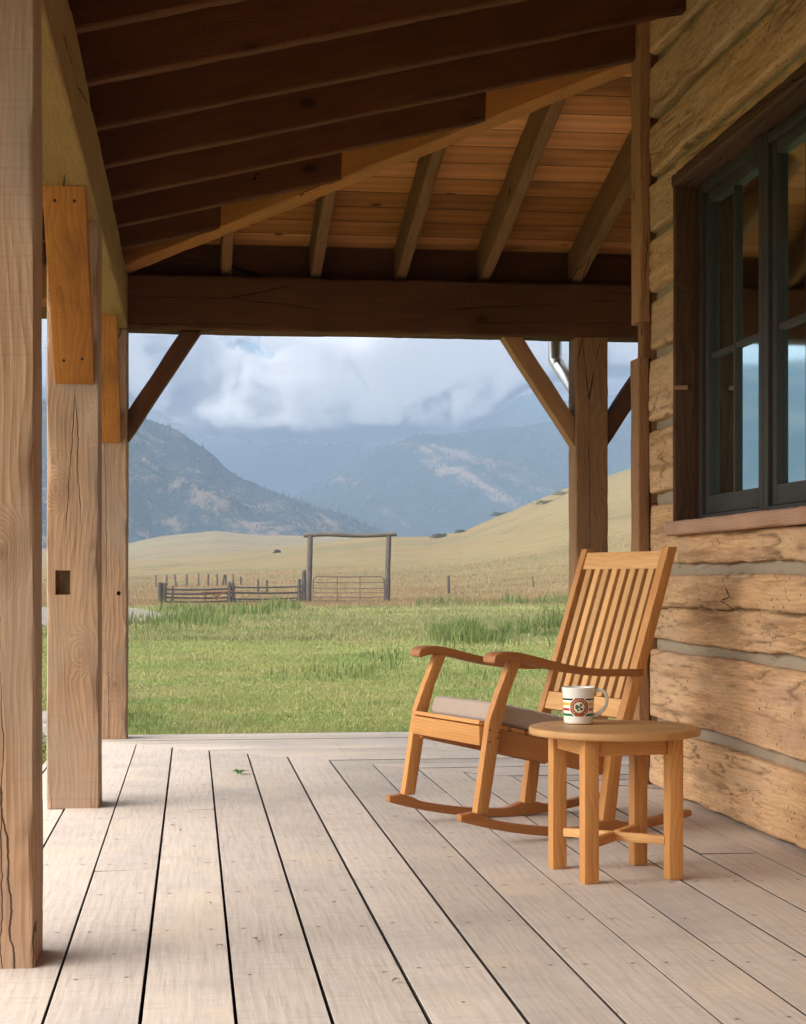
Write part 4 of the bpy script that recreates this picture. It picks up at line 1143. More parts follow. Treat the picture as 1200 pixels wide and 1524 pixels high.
def mat_ground():
    m, nt = new_mat('field'); g = G(nt)
    v = g.n('TexCoord', out='Object')
    sp = g.n('SeparateXYZ', {0: v}, out='')
    x, y = sp.outputs[0], sp.outputs[1]
    dist = g.m('SQRT', g.m('ADD', g.m('MULTIPLY', x, x), g.m('MULTIPLY', y, y)))
    edge = g.m('ADD', dist, g.m('MULTIPLY', g.m('SUBTRACT', g.noise(v, 0.06, 4), 0.5), 26.0))
    gold = g.ss(edge, 74, 88)
    big = g.noise(v, 0.16, 4, 0.6); mid = g.noise(v, 1.3, 4, 0.65); fine = g.noise(v, 14, 4, 0.7)
    gr = g.mix(mid, (0.13, 0.165, 0.040), (0.20, 0.21, 0.062))
    gr = g.mix(g.ss(big, 0.42, 0.62), gr, (0.24, 0.235, 0.08))
    gr = g.mix(g.ss(fine, 0.50, 0.72, 0, 0.6), gr, (0.06, 0.085, 0.018))
    st = g.vm('MULTIPLY', v, (0.35, 1, 1))
    gl = g.mix(g.noise(st, 0.022, 5, 0.6), (0.235, 0.160, 0.073), (0.155, 0.122, 0.056))
    gl = g.mix(g.ss(g.noise(st, 0.045, 6, 0.65), 0.50, 0.62, 0, 0.8), gl, (0.120, 0.115, 0.048))
    gl = g.mix(g.ss(g.noise(st, 0.6, 5, 0.75), 0.45, 0.75, 0, 0.5), gl, (0.27, 0.20, 0.115))
    gl = g.mix(g.ss(g.noise(v, 0.11, 4, 0.6), 0.57, 0.70, 0, 0.6), gl, (0.085, 0.080, 0.042))
    gl = g.mix(g.ss(g.noise(g.vm('MULTIPLY', v, (0.6, 0.8, 1)), 0.42, 6, 0.82), 0.50, 0.68, 0, 0.65), gl, (0.075, 0.070, 0.036))
    gl = g.mix(g.ss(g.noise(g.vm('ADD', v, (50, 9, 0)), 0.018, 4, 0.6), 0.45, 0.62, 0, 0.5), gl, (0.20, 0.165, 0.075))
    c = g.mix(gold, gr, gl)
    h = g.m('ADD', g.m('MULTIPLY', fine, 0.5), mid)
    g.done(g.pbr(c, 0.95, g.bump(h, 0.6, 0.15), **{'Specular IOR Level': 0.1}))
    return m
M['ground'] = mat_ground()
azs = np.concatenate([np.linspace(R(-75), R(-12), 70, endpoint=False), np.linspace(R(-12), R(26), 420, endpoint=False), np.linspace(R(26), R(75), 60)])
rs = np.concatenate([np.linspace(3, 30, 40, endpoint=False), np.geomspace(30, 130, 70, endpoint=False), np.geomspace(130, 2200, 170)])
Aa, Rr2 = np.meshgrid(azs, rs)
GXm, GYm = Rr2 * np.sin(Aa), Rr2 * np.cos(Aa)
gm = grid_mesh('ground', GXm, GYm, ground_z(GXm, GYm))
tag(link_mesh('ground', gm, M['ground'], None, None, 179), 'lawn beyond the deck running into golden hay fields and low hills', 'ground', kind='structure')
# flat ground under and behind the camera
xs_ = np.linspace(-40, 40, 30); ys_ = np.linspace(-40, 3.5, 20)
Xb, Yb = np.meshgrid(xs_, ys_)
bgm = grid_mesh('yard', Xb, Yb, np.full_like(Xb, GZ - 0.05))
tag(link_mesh('yard_ground', bgm, M['ground'], None, None, 179), 'grass yard beside and behind the porch', 'ground', kind='structure')

# gravel path at the left
def mat_gravel():
    m, nt = new_mat('gravel'); g = G(nt)
    v = g.n('TexCoord', out='Object')
    c = g.mix(g.noise(v, 6, 5, 0.7), (0.22, 0.19, 0.155), (0.14, 0.12, 0.095))
    c = g.mix(g.ss(g.noise(v, 0.8, 4), 0.5, 0.7, 0, 0.6), c, (0.17, 0.16, 0.085))
    g.done(g.pbr(c, 0.95, g.bump(g.noise(v, 20, 3), 0.8, 0.05)))
    return m
M['gravel'] = mat_gravel()
U, V = np.meshgrid(np.linspace(0, 1, 60), np.linspace(0, 1, 30))
Lx0, Lx1 = -24 + 0 * V, None
tt_ = 47 + 32 * V
pxr = 240 - 60 * (2 * V - 0.9) ** 2 + 14 * (fbm(V * 9, V * 0, 4, 3) - 0.5)
pxl = -260 + 0 * V
pxg = pxl + (pxr - pxl) * U
tg = tt_
u_ = (pxg - 600) / F_PX
Xp, Yp = tg * (SN + u_ * CS), tg * (CS - u_ * SN)
pm = grid_mesh('path', Xp, Yp, ground_z(Xp, Yp) + 0.03)
tag(link_mesh('gravel_path', pm, M['gravel'], None, None, 179), 'pale gravel path crossing the grass at the left', 'path', kind='structure')

# ------------------------------------------------------------------ grass
def mat_grass(name, c0, c1, c2, scale):
    m, nt = new_mat(name); g = G(nt)
    geo = g.n('NewGeometry', {}, out='')
    rnd = geo.outputs['Random Per Island']
    pos = geo.outputs['Position']
    n = g.noise(pos, scale, 4, 0.6)
    c = g.mix(g.ss(n, 0.35, 0.65), c0, c1)
    dry = g.m('MULTIPLY', g.ss(g.noise(g.vm('ADD', pos, (31, 7, 0)), scale * 0.7, 5, 0.7), 0.46, 0.66), 0.65)
    c = g.mix(dry, c, c2)
    dk = g.m('MULTIPLY', g.ss(g.noise(g.vm('ADD', pos, (3, 77, 0)), scale * 2.2, 4, 0.7), 0.52, 0.70), 0.5)
    c = g.mix(dk, c, tuple(q * 0.62 for q in c0))
    c = g.mix(g.ss(rnd, 0.55, 1.0, 0, 0.9), c, c2)
    bs = g.pbr(c, 0.6, None, **{'Specular IOR Level': 0.2})
    tr = g.n('BsdfTranslucent', {'Color': c})
    g.done(g.n('MixShader', {0: 0.3, 1: bs, 2: tr}))
    return m
M['lawn'] = mat_grass('lawn_grass', (0.150, 0.222, 0.062), (0.245, 0.275, 0.090), (0.34, 0.28, 0.145), 0.55)
M['tall'] = mat_grass('tall_grass', (0.080, 0.135, 0.032), (0.13, 0.18, 0.048), (0.22, 0.22, 0.08), 0.9)
M['hay'] = mat_grass('dry_grass', (0.29, 0.19, 0.095), (0.225, 0.158, 0.075), (0.35, 0.25, 0.135), 0.12)
M['meadow'] = mat_grass('meadow_grass', (0.165, 0.205, 0.070), (0.24, 0.25, 0.105), (0.36, 0.29, 0.155), 0.2)
def blades(name, pts, hgt, wid, mat, label, cat, lean=0.5, segs=1):
    """pts (n,3) roots; one bent blade each"""
    n = len(pts)
    a = rng.uniform(0, 2 * np.pi, n); ln = hgt * rng.uniform(0.6, 1.25, n)
    le = rng.uniform(0.1, 1.0, n) * lean; la = rng.uniform(0, 2 * np.pi, n)
    dx, dy = np.cos(a) * wid * 0.5, np.sin(a) * wid * 0.5
    ox, oy = np.cos(la) * le * ln, np.sin(la) * le * ln
    hz = ln * np.sqrt(np.maximum(0.1, 1 - le ** 2))
    v = np.empty((n, 5, 3))
    v[:, 0] = pts + np.stack([-dx, -dy, -0.01 + 0 * dx], 1); v[:, 1] = pts + np.stack([dx, dy, -0.01 + 0 * dx], 1)
    v[:, 2] = pts + np.stack([dx * 0.7 + ox * 0.35, dy * 0.7 + oy * 0.35, hz * 0.6], 1); v[:, 3] = pts + np.stack([-dx * 0.7 + ox * 0.35, -dy * 0.7 + oy * 0.35, hz * 0.6], 1)
    v[:, 4] = pts + np.stack([ox, oy, hz], 1)
    me = bpy.data.meshes.new(name)
    b = np.arange(n)[:, None] * 5
    quads = b + np.array([0, 1, 2, 3]); tris = b + np.array([3, 2, 4])
    loops = np.concatenate([quads, tris], 1).ravel().astype(np.int32)
    ls = (np.arange(n)[:, None] * 7 + np.array([0, 4])).ravel().astype(np.int32); lt = np.tile([4, 3], n).astype(np.int32)
    me.vertices.add(n * 5); me.vertices.foreach_set('co', v.astype(np.float32).ravel())
    me.loops.add(len(loops)); me.loops.foreach_set('vertex_index', loops)
    me.polygons.add(2 * n); me.polygons.foreach_set('loop_start', ls); me.polygons.foreach_set('loop_total', lt)
    me.update(calc_edges=True)
    o = link_mesh(name, me, mat); tag(o, label, cat, kind='stuff'); return o
def wedge(n, t0, t1, px0, px1, power=1.0):
    """points over the ground between two depths, denser near"""
    t = 1 / (1 / t0 + (1 / t1 - 1 / t0) * rng.random(n) ** power)
    px = rng.uniform(px0, px1, n); u = (px - 600) / F_PX
    return t * (SN + u * CS), t * (CS - u * SN), t
def on_path(x, y):
    px, t = az_px(x, y); v = (t - 47) / 32
    return (v > 0) & (v < 1) & (px < 240 - 60 * (2 * v - 0.9) ** 2)
x, y, t = wedge(210000, 11.25, 46, -90, 1000)
k = (y > DECK_Y1 + 0.02) & ~on_path(x, y)
x, y, t = x[k], y[k], t[k]
n_ = fbm(x * 0.9, y * 0.9, 21, 3)
hgt = (0.026 + 0.05 * n_ ** 2.5) * (1 + 0.4 * sst(t, 18, 40)); wid = 0.0042 + 0.00032 * t
ex = rng.uniform(-1.2, 3.2, 2600); ey = DECK_Y1 + 0.02 + np.abs(rng.normal(0, 0.05, 2600))      # uncut fringe against the deck
kk = rng.random(2600) < sst(fbm(ex * 2.5, ex * 0 + 3.3, 71, 3), 0.35, 0.6); ex, ey = ex[kk], ey[kk]
x, y = np.concatenate([x, ex]), np.concatenate([y, ey]); hgt = np.concatenate([hgt, rng.uniform(0.14, 0.36, len(ex))]); wid = np.concatenate([wid, np.full(len(ex), 0.0065)])
blades('lawn_grass', np.stack([x, y, ground_z(x, y)], 1), hgt, wid, M['lawn'], 'mown green lawn just beyond the edge of the deck', 'grass', 0.75)
# unmown green band, 38 to 85 m
x, y, t = wedge(90000, 36, 86, -90, 1000)
k = ~on_path(x, y) & (rng.random(len(x)) < 0.35 + 0.65 * sst(fbm(x * 0.25, y * 0.25, 41, 3), 0.4, 0.6))
x, y, t = x[k], y[k], t[k]
hg = 0.05 + 0.20 * fbm(x * 0.3, y * 0.3, 33, 3) ** 2
blades('meadow_grass', np.stack([x, y, ground_z(x, y)], 1), hg, 0.010 + 0.0004 * t, M['meadow'], 'longer rough green grass beyond the mown lawn', 'grass', 0.5)
# a darker clump of rank grass behind the chair, another along the edge of the hay
def clump(n, px0, px1, py, spread, hmax):
    px = rng.uniform(px0, px1, n); u = (px - 600) / F_PX
    t = 1.3 * F_PX / (py - HOR) * (1 + spread * rng.normal(0, 1, n) * 0.5)
    return t * (SN + u * CS), t * (CS - u * SN)
X_, Y_, H_ = [], [], []
for (n, a, b, py, s, hm) in ((9000, 640, 860, 946, 0.10, 0.34), (4200, 690, 800, 950, 0.06, 0.44), (2600, 800, 900, 944, 0.08, 0.5), (1200, 170, 340, 928, 0.16, 0.30), (900, 230, 420, 912, 0.10, 0.5), (500, 275, 325, 913, 0.03, 0.85), (350, 330, 450, 908, 0.03, 0.6), (200, 180, 245, 1078, 0.07, 0.11), (300, 480, 600, 985, 0.20, 0.12), (400, 350, 560, 1006, 0.22, 0.10), (300, 640, 780, 1020, 0.20, 0.10), (1600, 620, 880, 899, 0.08, 0.45)):
    a_, b_ = clump(n, a, b, py, s, hm)
    q_ = fbm(a_ * 0.55, b_ * 0.30, 61, 3)
    kk = rng.random(n) < sst(q_, 0.38, 0.58); a_, b_, q_ = a_[kk], b_[kk], q_[kk]
    X_.append(a_); Y_.append(b_); H_.append(hm * (0.25 + 1.3 * sst(q_, 0.35, 0.75)) * (0.6 + 0.5 * rng.random(len(a_))))
x, y, hg = np.concatenate(X_), np.concatenate(Y_), np.concatenate(H_)
blades('tall_grass', np.stack([x, y, ground_z(x, y)], 1), hg, 0.008 + 0.0005 * np.hypot(x, y), M['tall'], 'dark tufts of rank grass standing above the lawn', 'grass', 0.55)
# dry hay colored grass
x, y, t = wedge(90000, 78, 200, -60, 1000, 1.0)
k = rng.random(len(x)) < sst(t + (fbm(x * 0.06, y * 0.06, 3, 3) - 0.5) * 30, 74, 92)
x, y, t = x[k], y[k], t[k]
blades('dry_grass', np.stack([x, y, ground_z(x, y)], 1), 0.09 + 0.15 * fbm(x * 0.1, y * 0.1, 9, 3), 0.008 + 0.00022 * t, M['hay'], 'golden dry grass over the field by the gate', 'grass', 0.6)

# low shrubs on the hill, clumps of leaves; some stand for erosion streaks
def shrub_mesh(w, h, n, seed):
    r = np.random.default_rng(seed); vs, fs = [], []
    for i in range(n):
        a = r.uniform(0, 6.28); rr = r.random() ** 0.5; z = r.random()
        c = Vector((math.cos(a) * rr * w * (1 - 0.5 * z), math.sin(a) * rr * w * 0.7 * (1 - 0.5 * z), z * h * (0.6 + 0.4 * r.random())))
        s = h * r.uniform(0.10, 0.22)
        u = Vector((r.normal(), r.normal(), r.normal())).normalized(); v = u.orthogonal().normalized()
        b = len(vs); vs += [tuple(c - u * s), tuple(c + v * s * 0.5), tuple(c + u * s), tuple(c - v * s * 0.5)]; fs.append((b, b + 1, b + 2, b + 3))
    me = bpy.data.meshes.new('shrub'); me.from_pydata(vs, [], fs); return me
M['shrub'] = mat_grass('shrub_leaves', (0.045, 0.055, 0.025), (0.07, 0.075, 0.035), (0.11, 0.10, 0.05), 0.3)
shr = [(655, 816, 330, 2.4, 1.0, 'dark low shrub standing for an erosion streak right of the gate'), (686, 808, 340, 1.6, 0.8, 'small shrub a little up the slope from the dark low shrub'),
       (812, 805, 330, 3.2, 0.9, 'broad low shrub standing for an erosion streak left of the right post'), (840, 801, 335, 3.0, 0.8, 'broad low shrub standing for an erosion streak touching the right post'),
       (413, 831, 300, 0.9, 0.7, 'tiny lone shrub in the gold field above the rail fence'), (746, 783, 380, 3.4, 0.9, 'flat shrub near the crest of the golden hill')]
for px, py, t, w, h, lab in shr:
    p = at_t(px, py, t); z = float(ground_z(p.x, p.y))
    me = shrub_mesh(w, h, 420, int(px)); o = link_mesh('shrub', me, M['shrub'], None, Matrix.Translation((p.x, p.y, z - 0.1)))
    tag(o, lab, 'shrub', 'shrubs on the golden hills')

# ------------------------------------------------------------------ ranch gate, rail fence, posts
def g_at(px, t):
    u = (px - 600) / F_PX; x = t * (SN + u * CS); y = t * (CS - u * SN)
    return Vector((x, y, float(ground_z(x, y))))
TG = 98.0
def px_top(py, t): return 1 + (HOR - py) / F_PX * t
def pole(name, px, t, py_top, rad, mat, parent=None, px_t=None, n=9):
    b = g_at(px, t); q = at_t(px_t if px_t is not None else px, py_top, t); 
    pts = [b + Vector((0, 0, -0.2))] + [b.lerp(q, k) for k in (0.25, 0.5, 0.75, 1.0)]
    me = tube_mesh(pts, rad, n, rough=0.25, seed=px, taper=[1.1, 1.05, 1.0, 0.97, 0.9])
    return link_mesh(name, me, mat, parent, None, 50)
gw = empty('ranch_gateway', g_at(517, TG), label='tall weathered gateway of two poles under a log crossbar in the hay field', cat='gateway')
pole('pole', 459, TG, 797, 0.165, M['weathered'], gw, 462)
pole('pole', 576, TG, 797, 0.165, M['weathered'], gw, 579)
a, b = at_t(452, 797, TG), at_t(591, 795.5, TG)
pts = [a.lerp(b, k / 8) + Vector((0, 0, 0.05 * math.sin(k * 0.9))) for k in range(9)]
link_mesh('crossbar', tube_mesh(pts, 0.125, 9, rough=0.25, seed=3), M['weathered'], gw, None, 50)
# tube gate
tgate = empty('tube_gate', g_at(520, TG - 0.3), label='rusty tubular farm gate hanging between the two gateway poles', cat='gate')
gl_, gr_ = at_t(466, 895, TG - 0.3), at_t(572, 895, TG - 0.3)
zb_, zt_ = px_top(894.5, TG - 0.3), px_top(858, TG - 0.3)
def gp(s, z): q = gl_.lerp(gr_, s); return Vector((q.x, q.y, z))
cr = 0.05
outline = [gp(0.0, zb_), gp(0, zt_ - 0.30), gp(0.012, zt_ - 0.10), gp(0.05, zt_), gp(0.5, zt_ - 0.02), gp(0.95, zt_), gp(0.988, zt_ - 0.1), gp(1, zt_ - 0.3), gp(1, zb_), gp(0.5, zb_)]
link_mesh('gate_frame', tube_mesh(outline, 0.038, 7, closed=True), M['gate_metal'], tgate, None, 60)
for k in (0.16, 0.34, 0.52, 0.76):
    z = zb_ + (zt_ - zb_) * k
    link_mesh('bar', tube_mesh([gp(0, z), gp(0.5, z - 0.01), gp(1, z)], 0.028, 6), M['gate_metal'], tgate, None, 60)
for s in (0.34, 0.66):
    link_mesh('upright', tube_mesh([gp(s, zb_), gp(s, zt_ - 0.01)], 0.03, 6), M['gate_metal'], tgate, None, 60)
# rail fence
TFa, TFb = 92.0, 97.0
rf = empty('rail_fence', g_at(345, 95), label='grey rail fence of stacked poles left of the gateway', cat='fence')
def fp(px): return TFa + (TFb - TFa) * (px - 240) / 213
for px, top, rad in ((238, 867, 0.12), (244.5, 868, 0.13), (257, 872, 0.07), (341, 866, 0.12), (347, 868, 0.10), (445, 862, 0.11), (452.5, 849, 0.13)):
    pole('post', px, fp(px), top, rad, M['weathered'], rf)
for (xa, xb_, ya, yb_) in ((240, 346, 877, 876), (240, 345, 883.5, 882), (242, 346, 889, 889), (240, 346, 895.5, 894.5), (338, 452, 874, 872.5), (342, 453, 882, 881.5), (340, 451, 891.5, 889.5), (342, 452, 895, 894)):
    a, b = at_t(xa, ya, fp(xa)), at_t(xb_, yb_, fp(xb_))
    pts = [a.lerp(b, k / 5) + Vector((0, 0, -0.04 * math.sin(math.pi * k / 5))) for k in range(6)]
    link_mesh('rail', tube_mesh(pts, 0.055, 7, rough=0.2, seed=xa), M['weathered'], rf, None, 50)
# rusty broken rails leaning in the fence
rb = empty('rusty_scrap', g_at(322, 92.5), label='rusty red scrap iron leaning in the rail fence', cat='scrap metal')
for (xa, ya, xb_, yb_) in ((306, 880, 305, 896), (318, 890, 336, 881), (322, 893, 324, 884), (300, 882, 345, 880), (316, 884, 330, 891)):
    a, b = at_t(xa, ya, 93.5), at_t(xb_, yb_, 93.5)
    link_mesh('rod', tube_mesh([a, a.lerp(b, 0.5), b], 0.045, 6), M['rust'], rb, None, 50)
# single posts farther back
far_posts = [(232, 856, 876, 'leftmost thin grey post behind the rail fence'), (248, 855, 875, 'second thin post from the left behind the rail fence'), (262, 855, 876, 'leaning post third from the left behind the rail fence'),
             (278, 855, 876, 'grey post fourth from the left behind the rail fence'), (295.5, 854, 876, 'grey post fifth from the left behind the rail fence'), (310, 854, 877, 'post left of the close pair behind the rail fence'),
             (323, 854, 878, 'left post of the close pair behind the rail fence'), (331, 855, 878, 'slanting post in the close group behind the rail fence'), (336, 855, 876, 'right post of the close group behind the rail fence'),
             (347, 855, 878, 'post just above the middle of the rail fence'), (358.5, 858, 880, 'post right of the rail fence middle'), (384, 862, 886, 'left of two posts behind the right fence section'), (397, 863, 887, 'right of two posts behind the right fence section')]
for i, (px, top, bot, lab) in enumerate(far_posts):
    t = 150.0 if px < 370 else 125.0
    b = g_at(px, t)
    zt0 = px_top(top, t)
    o = pole('fence_post', px, t, top, 0.085, M['weathered'], None, px + (-2 if i in (2,) else 3 if i in (7,) else 0.0), 7)
    tag(o, lab, 'fence post', 'lone posts in the field')
o = pole('fence_post', 668, 118, 857, 0.095, M['weathered'], None, 667.5, 8); tag(o, 'stout dark post standing alone right of the gateway', 'fence post', 'lone posts in the field')
o = pole('fence_post', 795, 125, 858, 0.05, M['tpost'], None, 792.5, 6); tag(o, 'thin leaning steel post in the field left of the right porch post', 'fence post', 'lone posts in the field')

# pale stones and weeds beside the deck at the left
def rock_mesh(s, seed):
    bm = bmesh.new(); bmesh.ops.create_icosphere(bm, subdivisions=3, radius=1.0)
    for v in bm.verts:
        d = 1 + 0.30 * mn.noise(v.co * 1.3 + Vector((seed * 3.3, 0, 0))) + 0.12 * mn.noise(v.co * 4 + Vector((0, seed, 0)))
        v.co = Vector((v.co.x * s[0] * d, v.co.y * s[1] * d, v.co.z * s[2] * d))
    me = bpy.data.meshes.new('rock'); bm.to_mesh(me); bm.free(); return me
rk = [(62, 1104, 13.6, (0.20, 0.16, 0.10), 'pale flat stone lowest in the stack left of the deck'), (70, 1093, 13.9, (0.17, 0.15, 0.09), 'pale stone behind the lowest stone left of the deck'), (60, 1083, 14.1, (0.19, 0.16, 0.09), 'pale stone in the middle of the stack left of the deck'),
      (68, 1073, 14.4, (0.16, 0.15, 0.08), 'topmost pale stone of the stack left of the deck')]
for i, (px, py, t, s, lab) in enumerate(rk):
    p = at_t(px, py, t)
    o = link_mesh('stone', rock_mesh(s, i + 1), M['rock'], None, Matrix.Translation((p.x, p.y, max(p.z, GZ + 0.03))) @ Matrix.Rotation(0.6 * i, 4, 'Z'), 179)
    tag(o, lab, 'stone', 'stones beside the deck')
wp = at_t(65, 1140, 12.0)
mes = []
for k in range(40):
    leaf_mesh(mes, (wp.x + rng.uniform(-0.05, 0.05), wp.y + rng.uniform(-0.06, 0.06), GZ + rng.uniform(0.02, 0.22)), rng.uniform(0.05, 0.09), 0.035, rng.uniform(0, 6.28), 0.01, rng.uniform(-0.3, 0.6))
tag(link_mesh('weed', join_meshes(mes), M['leaf'], None, None, 60), 'leafy green weed growing beside the deck at the left', 'weed')

# ------------------------------------------------------------------ mountains
def mat_mountain(name, meadow, sc_=1.0, dens=0.5, streak=False):
    m, nt = new_mat(name); g = G(nt)
    v = g.n('TexCoord', out='Object')
    n1 = g.noise(v, 0.0042 * sc_, 6, 0.62); n2 = g.noise(v, 0.03 * sc_, 6, 0.75); n3 = g.noise(v, 0.14 * sc_, 3, 0.7)
    f = g.m('ADD', g.m('MULTIPLY', n1, 0.46), g.m('MULTIPLY', n2, 0.54))
    if streak:
        q = g.n('SeparateXYZ', {0: v}, out='').outputs
        al = g.m('SUBTRACT', g.m('MULTIPLY', q[0], 0.80), g.m('MULTIPLY', q[2], 0.60))
        pe = g.m('ADD', g.m('MULTIPLY', q[0], 0.60), g.m('MULTIPLY', q[2], 0.80))
        sv = g.n('CombineXYZ', {0: g.m('MULTIPLY', al, 0.22), 1: g.m('MULTIPLY', q[1], 0.1), 2: g.m('MULTIPLY', pe, 1.5)})
        s1 = g.noise(sv, 0.010, 5, 0.65)
        f = g.m('ADD', g.m('MULTIPLY', s1, 0.75), g.m('MULTIPLY', n2, 0.25))
    mead = g.ss(f, 1 - dens, 1 - dens + 0.07)
    fo = g.mix(n3, (0.022, 0.040, 0.044), (0.055, 0.075, 0.066))
    me_ = g.mix(n2, meadow, tuple(c * 0.65 for c in meadow))
    c = g.mix(mead, fo, me_)
    c = g.mix(g.m('MULTIPLY', mead, g.ss(n3, 0.55, 0.68, 0, 0.8)), c, (0.035, 0.05, 0.03))
    g.done(g.pbr(c, 1.0, g.bump(g.m('ADD', n3, g.m('MULTIPLY', n2, 2.0)), 0.9, 6.0), **{'Specular IOR Level': 0.0}))
    return m
MT = {}
def mountain(name, ridge, RR, depth_f, depth_b, mat, label, az0, az1, amp, seed, base=0.0, na=360, nr=110):
    az = np.linspace(az0, az1, na); q = np.linspace(0, 1, nr)
    Aq, Q = np.meshgrid(az, q)
    t = RR - depth_f + (depth_f + depth_b) * Q
    u = np.tan(Aq); px = 600 + F_PX * u
    X = t * (SN + u * CS); Y = t * (CS - u * SN)
    e = (HOR - interp(px, ridge)) / F_PX
    Hh = e * RR
    prof = np.where(t < RR, sst(t, RR - depth_f, RR) * 0.45 + 0.55 * np.clip((t - RR + depth_f) / depth_f, 0, 1), 1 - 0.9 * sst(t, RR, RR + depth_b))
    spur = fbm(X / (RR * 0.09), Y / (RR * 0.09), seed, 6, 0.5, True) - 0.62
    crest = np.exp(-((t - RR) / (depth_f * 0.22)) ** 2)
    det = fbm(X / (RR * 0.012), Y / (RR * 0.012), seed + 9, 3) - 0.5
    Z = base + Hh * prof + amp * spur * Hh * (0.9 * np.sin(np.pi * np.clip(prof, 0, 1)) + 0.10 * crest) + det * RR * 0.0035
    MT[name] = (X, Y, Z, px)
    me = grid_mesh(name, X, Y, Z)
    o = link_mesh(name, me, mat, None, None, 179)
    return tag(o, label, 'mountain', kind='structure')
RID1 = [(-2300, 470), (-1200, 470), (-700, 505), (-300, 560), (0, 592), (60, 600), (190, 617), (219, 627), (270, 646), (303, 667), (342, 702), (420, 738), (516, 768), (570, 792), (650, 815), (800, 835)]
mountain('wooded_mountain', RID1, 1350, 420, 350, mat_mountain('wooded_slope', (0.26, 0.20, 0.15), 1.6, 0.495), 'dark wooded mountain slope at the left falling toward the gate', R(-42), R(5), 0.6, 31)
RID2 = [(250, 845), (330, 812), (440, 738), (500, 700), (560, 668), (620, 648), (680, 642), (740, 634), (860, 622), (1000, 600), (1500, 560), (2000, 560)]
mountain('mountain_spur', RID2, 2050, 560, 80, mat_mountain('meadow_slope', (0.25, 0.195, 0.15), 1.0, 0.45, True), 'blue mountain spur with pale meadow streaks at the right', R(-9), R(28), 0.35, 77)
RID3 = [(-2300, 470), (-300, 560), (0, 620), (190, 640), (255, 642), (294, 628), (340, 610), (420, 588), (500, 560), (600, 548), (700, 570), (750, 588), (775, 590), (800, 583), (850, 598), (940, 585), (1300, 560), (2000, 540)]
mountain('far_mountain', RID3, 3300, 800, 300, mat_mountain('far_slope', (0.2, 0.18, 0.14), 0.8, 0.38), 'far blue mountain whose top is lost in clouds', R(-42), R(28), 0.30, 113)

# conifers on the two nearer slopes
M['conifer'] = mat_grass('conifer_needles', (0.022, 0.036, 0.034), (0.036, 0.052, 0.046), (0.06, 0.07, 0.055), 0.004)
def forest(name, src, n, h0, h1, lim, label, seed):
    X, Y, Z, PX = MT[src]; nr, nc = X.shape
    r = np.random.default_rng(seed)
    fi = r.random(n * 4) * (nr - 2); fj = r.random(n * 4) * (nc - 2)
    i = fi.astype(int); j = fj.astype(int); a = fi - i; b = fj - j
    def smp(A): return A[i, j] * (1 - a) * (1 - b) + A[i + 1, j] * a * (1 - b) + A[i, j + 1] * (1 - a) * b + A[i + 1, j + 1] * a * b
    x, y, z, px = smp(X), smp(Y), smp(Z), smp(PX)
    k = (px > lim[0]) & (px < lim[1]) & (fbm(x / 90, y / 90, seed, 5, 0.6) + 0.25 * r.random(len(x)) > 0.60)
    x, y, z = x[k][:n], y[k][:n], z[k][:n]; m_ = len(x)
    h = r.uniform(h0, h1, m_); w = h * r.uniform(0.16, 0.26, m_); ph = r.uniform(0, 6.28, m_)
    v = np.empty((m_, 6, 3))
    for q in range(5):
        th = ph + q * 2 * np.pi / 5
        v[:, q] = np.stack([x + w * np.cos(th), y + w * np.sin(th), z - 0.3 + 0 * x], 1)
    v[:, 5] = np.stack([x, y, z + h], 1)
    f = (np.arange(m_)[:, None, None] * 6 + np.array([[q, (q + 1) % 5, 5] for q in range(5)])[None]).reshape(-1, 3)
    me = bpy.data.meshes.new(name)
    me.vertices.add(m_ * 6); me.vertices.foreach_set('co', v.astype(np.float32).ravel())
    me.loops.add(f.size); me.loops.foreach_set('vertex_index', f.astype(np.int32).ravel())
    me.polygons.add(len(f)); me.polygons.foreach_set('loop_start', (np.arange(len(f)) * 3).astype(np.int32)); me.polygons.foreach_set('loop_total', np.full(len(f), 3, np.int32))
    me.update(calc_edges=True)
    tag(link_mesh(name, me, M['conifer']), label, 'forest', kind='stuff')
forest('conifer_forest', 'wooded_mountain', 9000, 2.0, 4.8, (-900, 700), 'dark conifers scattered over the left mountain slope', 5)
forest('distant_forest', 'mountain_spur', 6000, 2.5, 5.5, (300, 1000), 'dark conifers in stands over the blue mountain spur', 6)

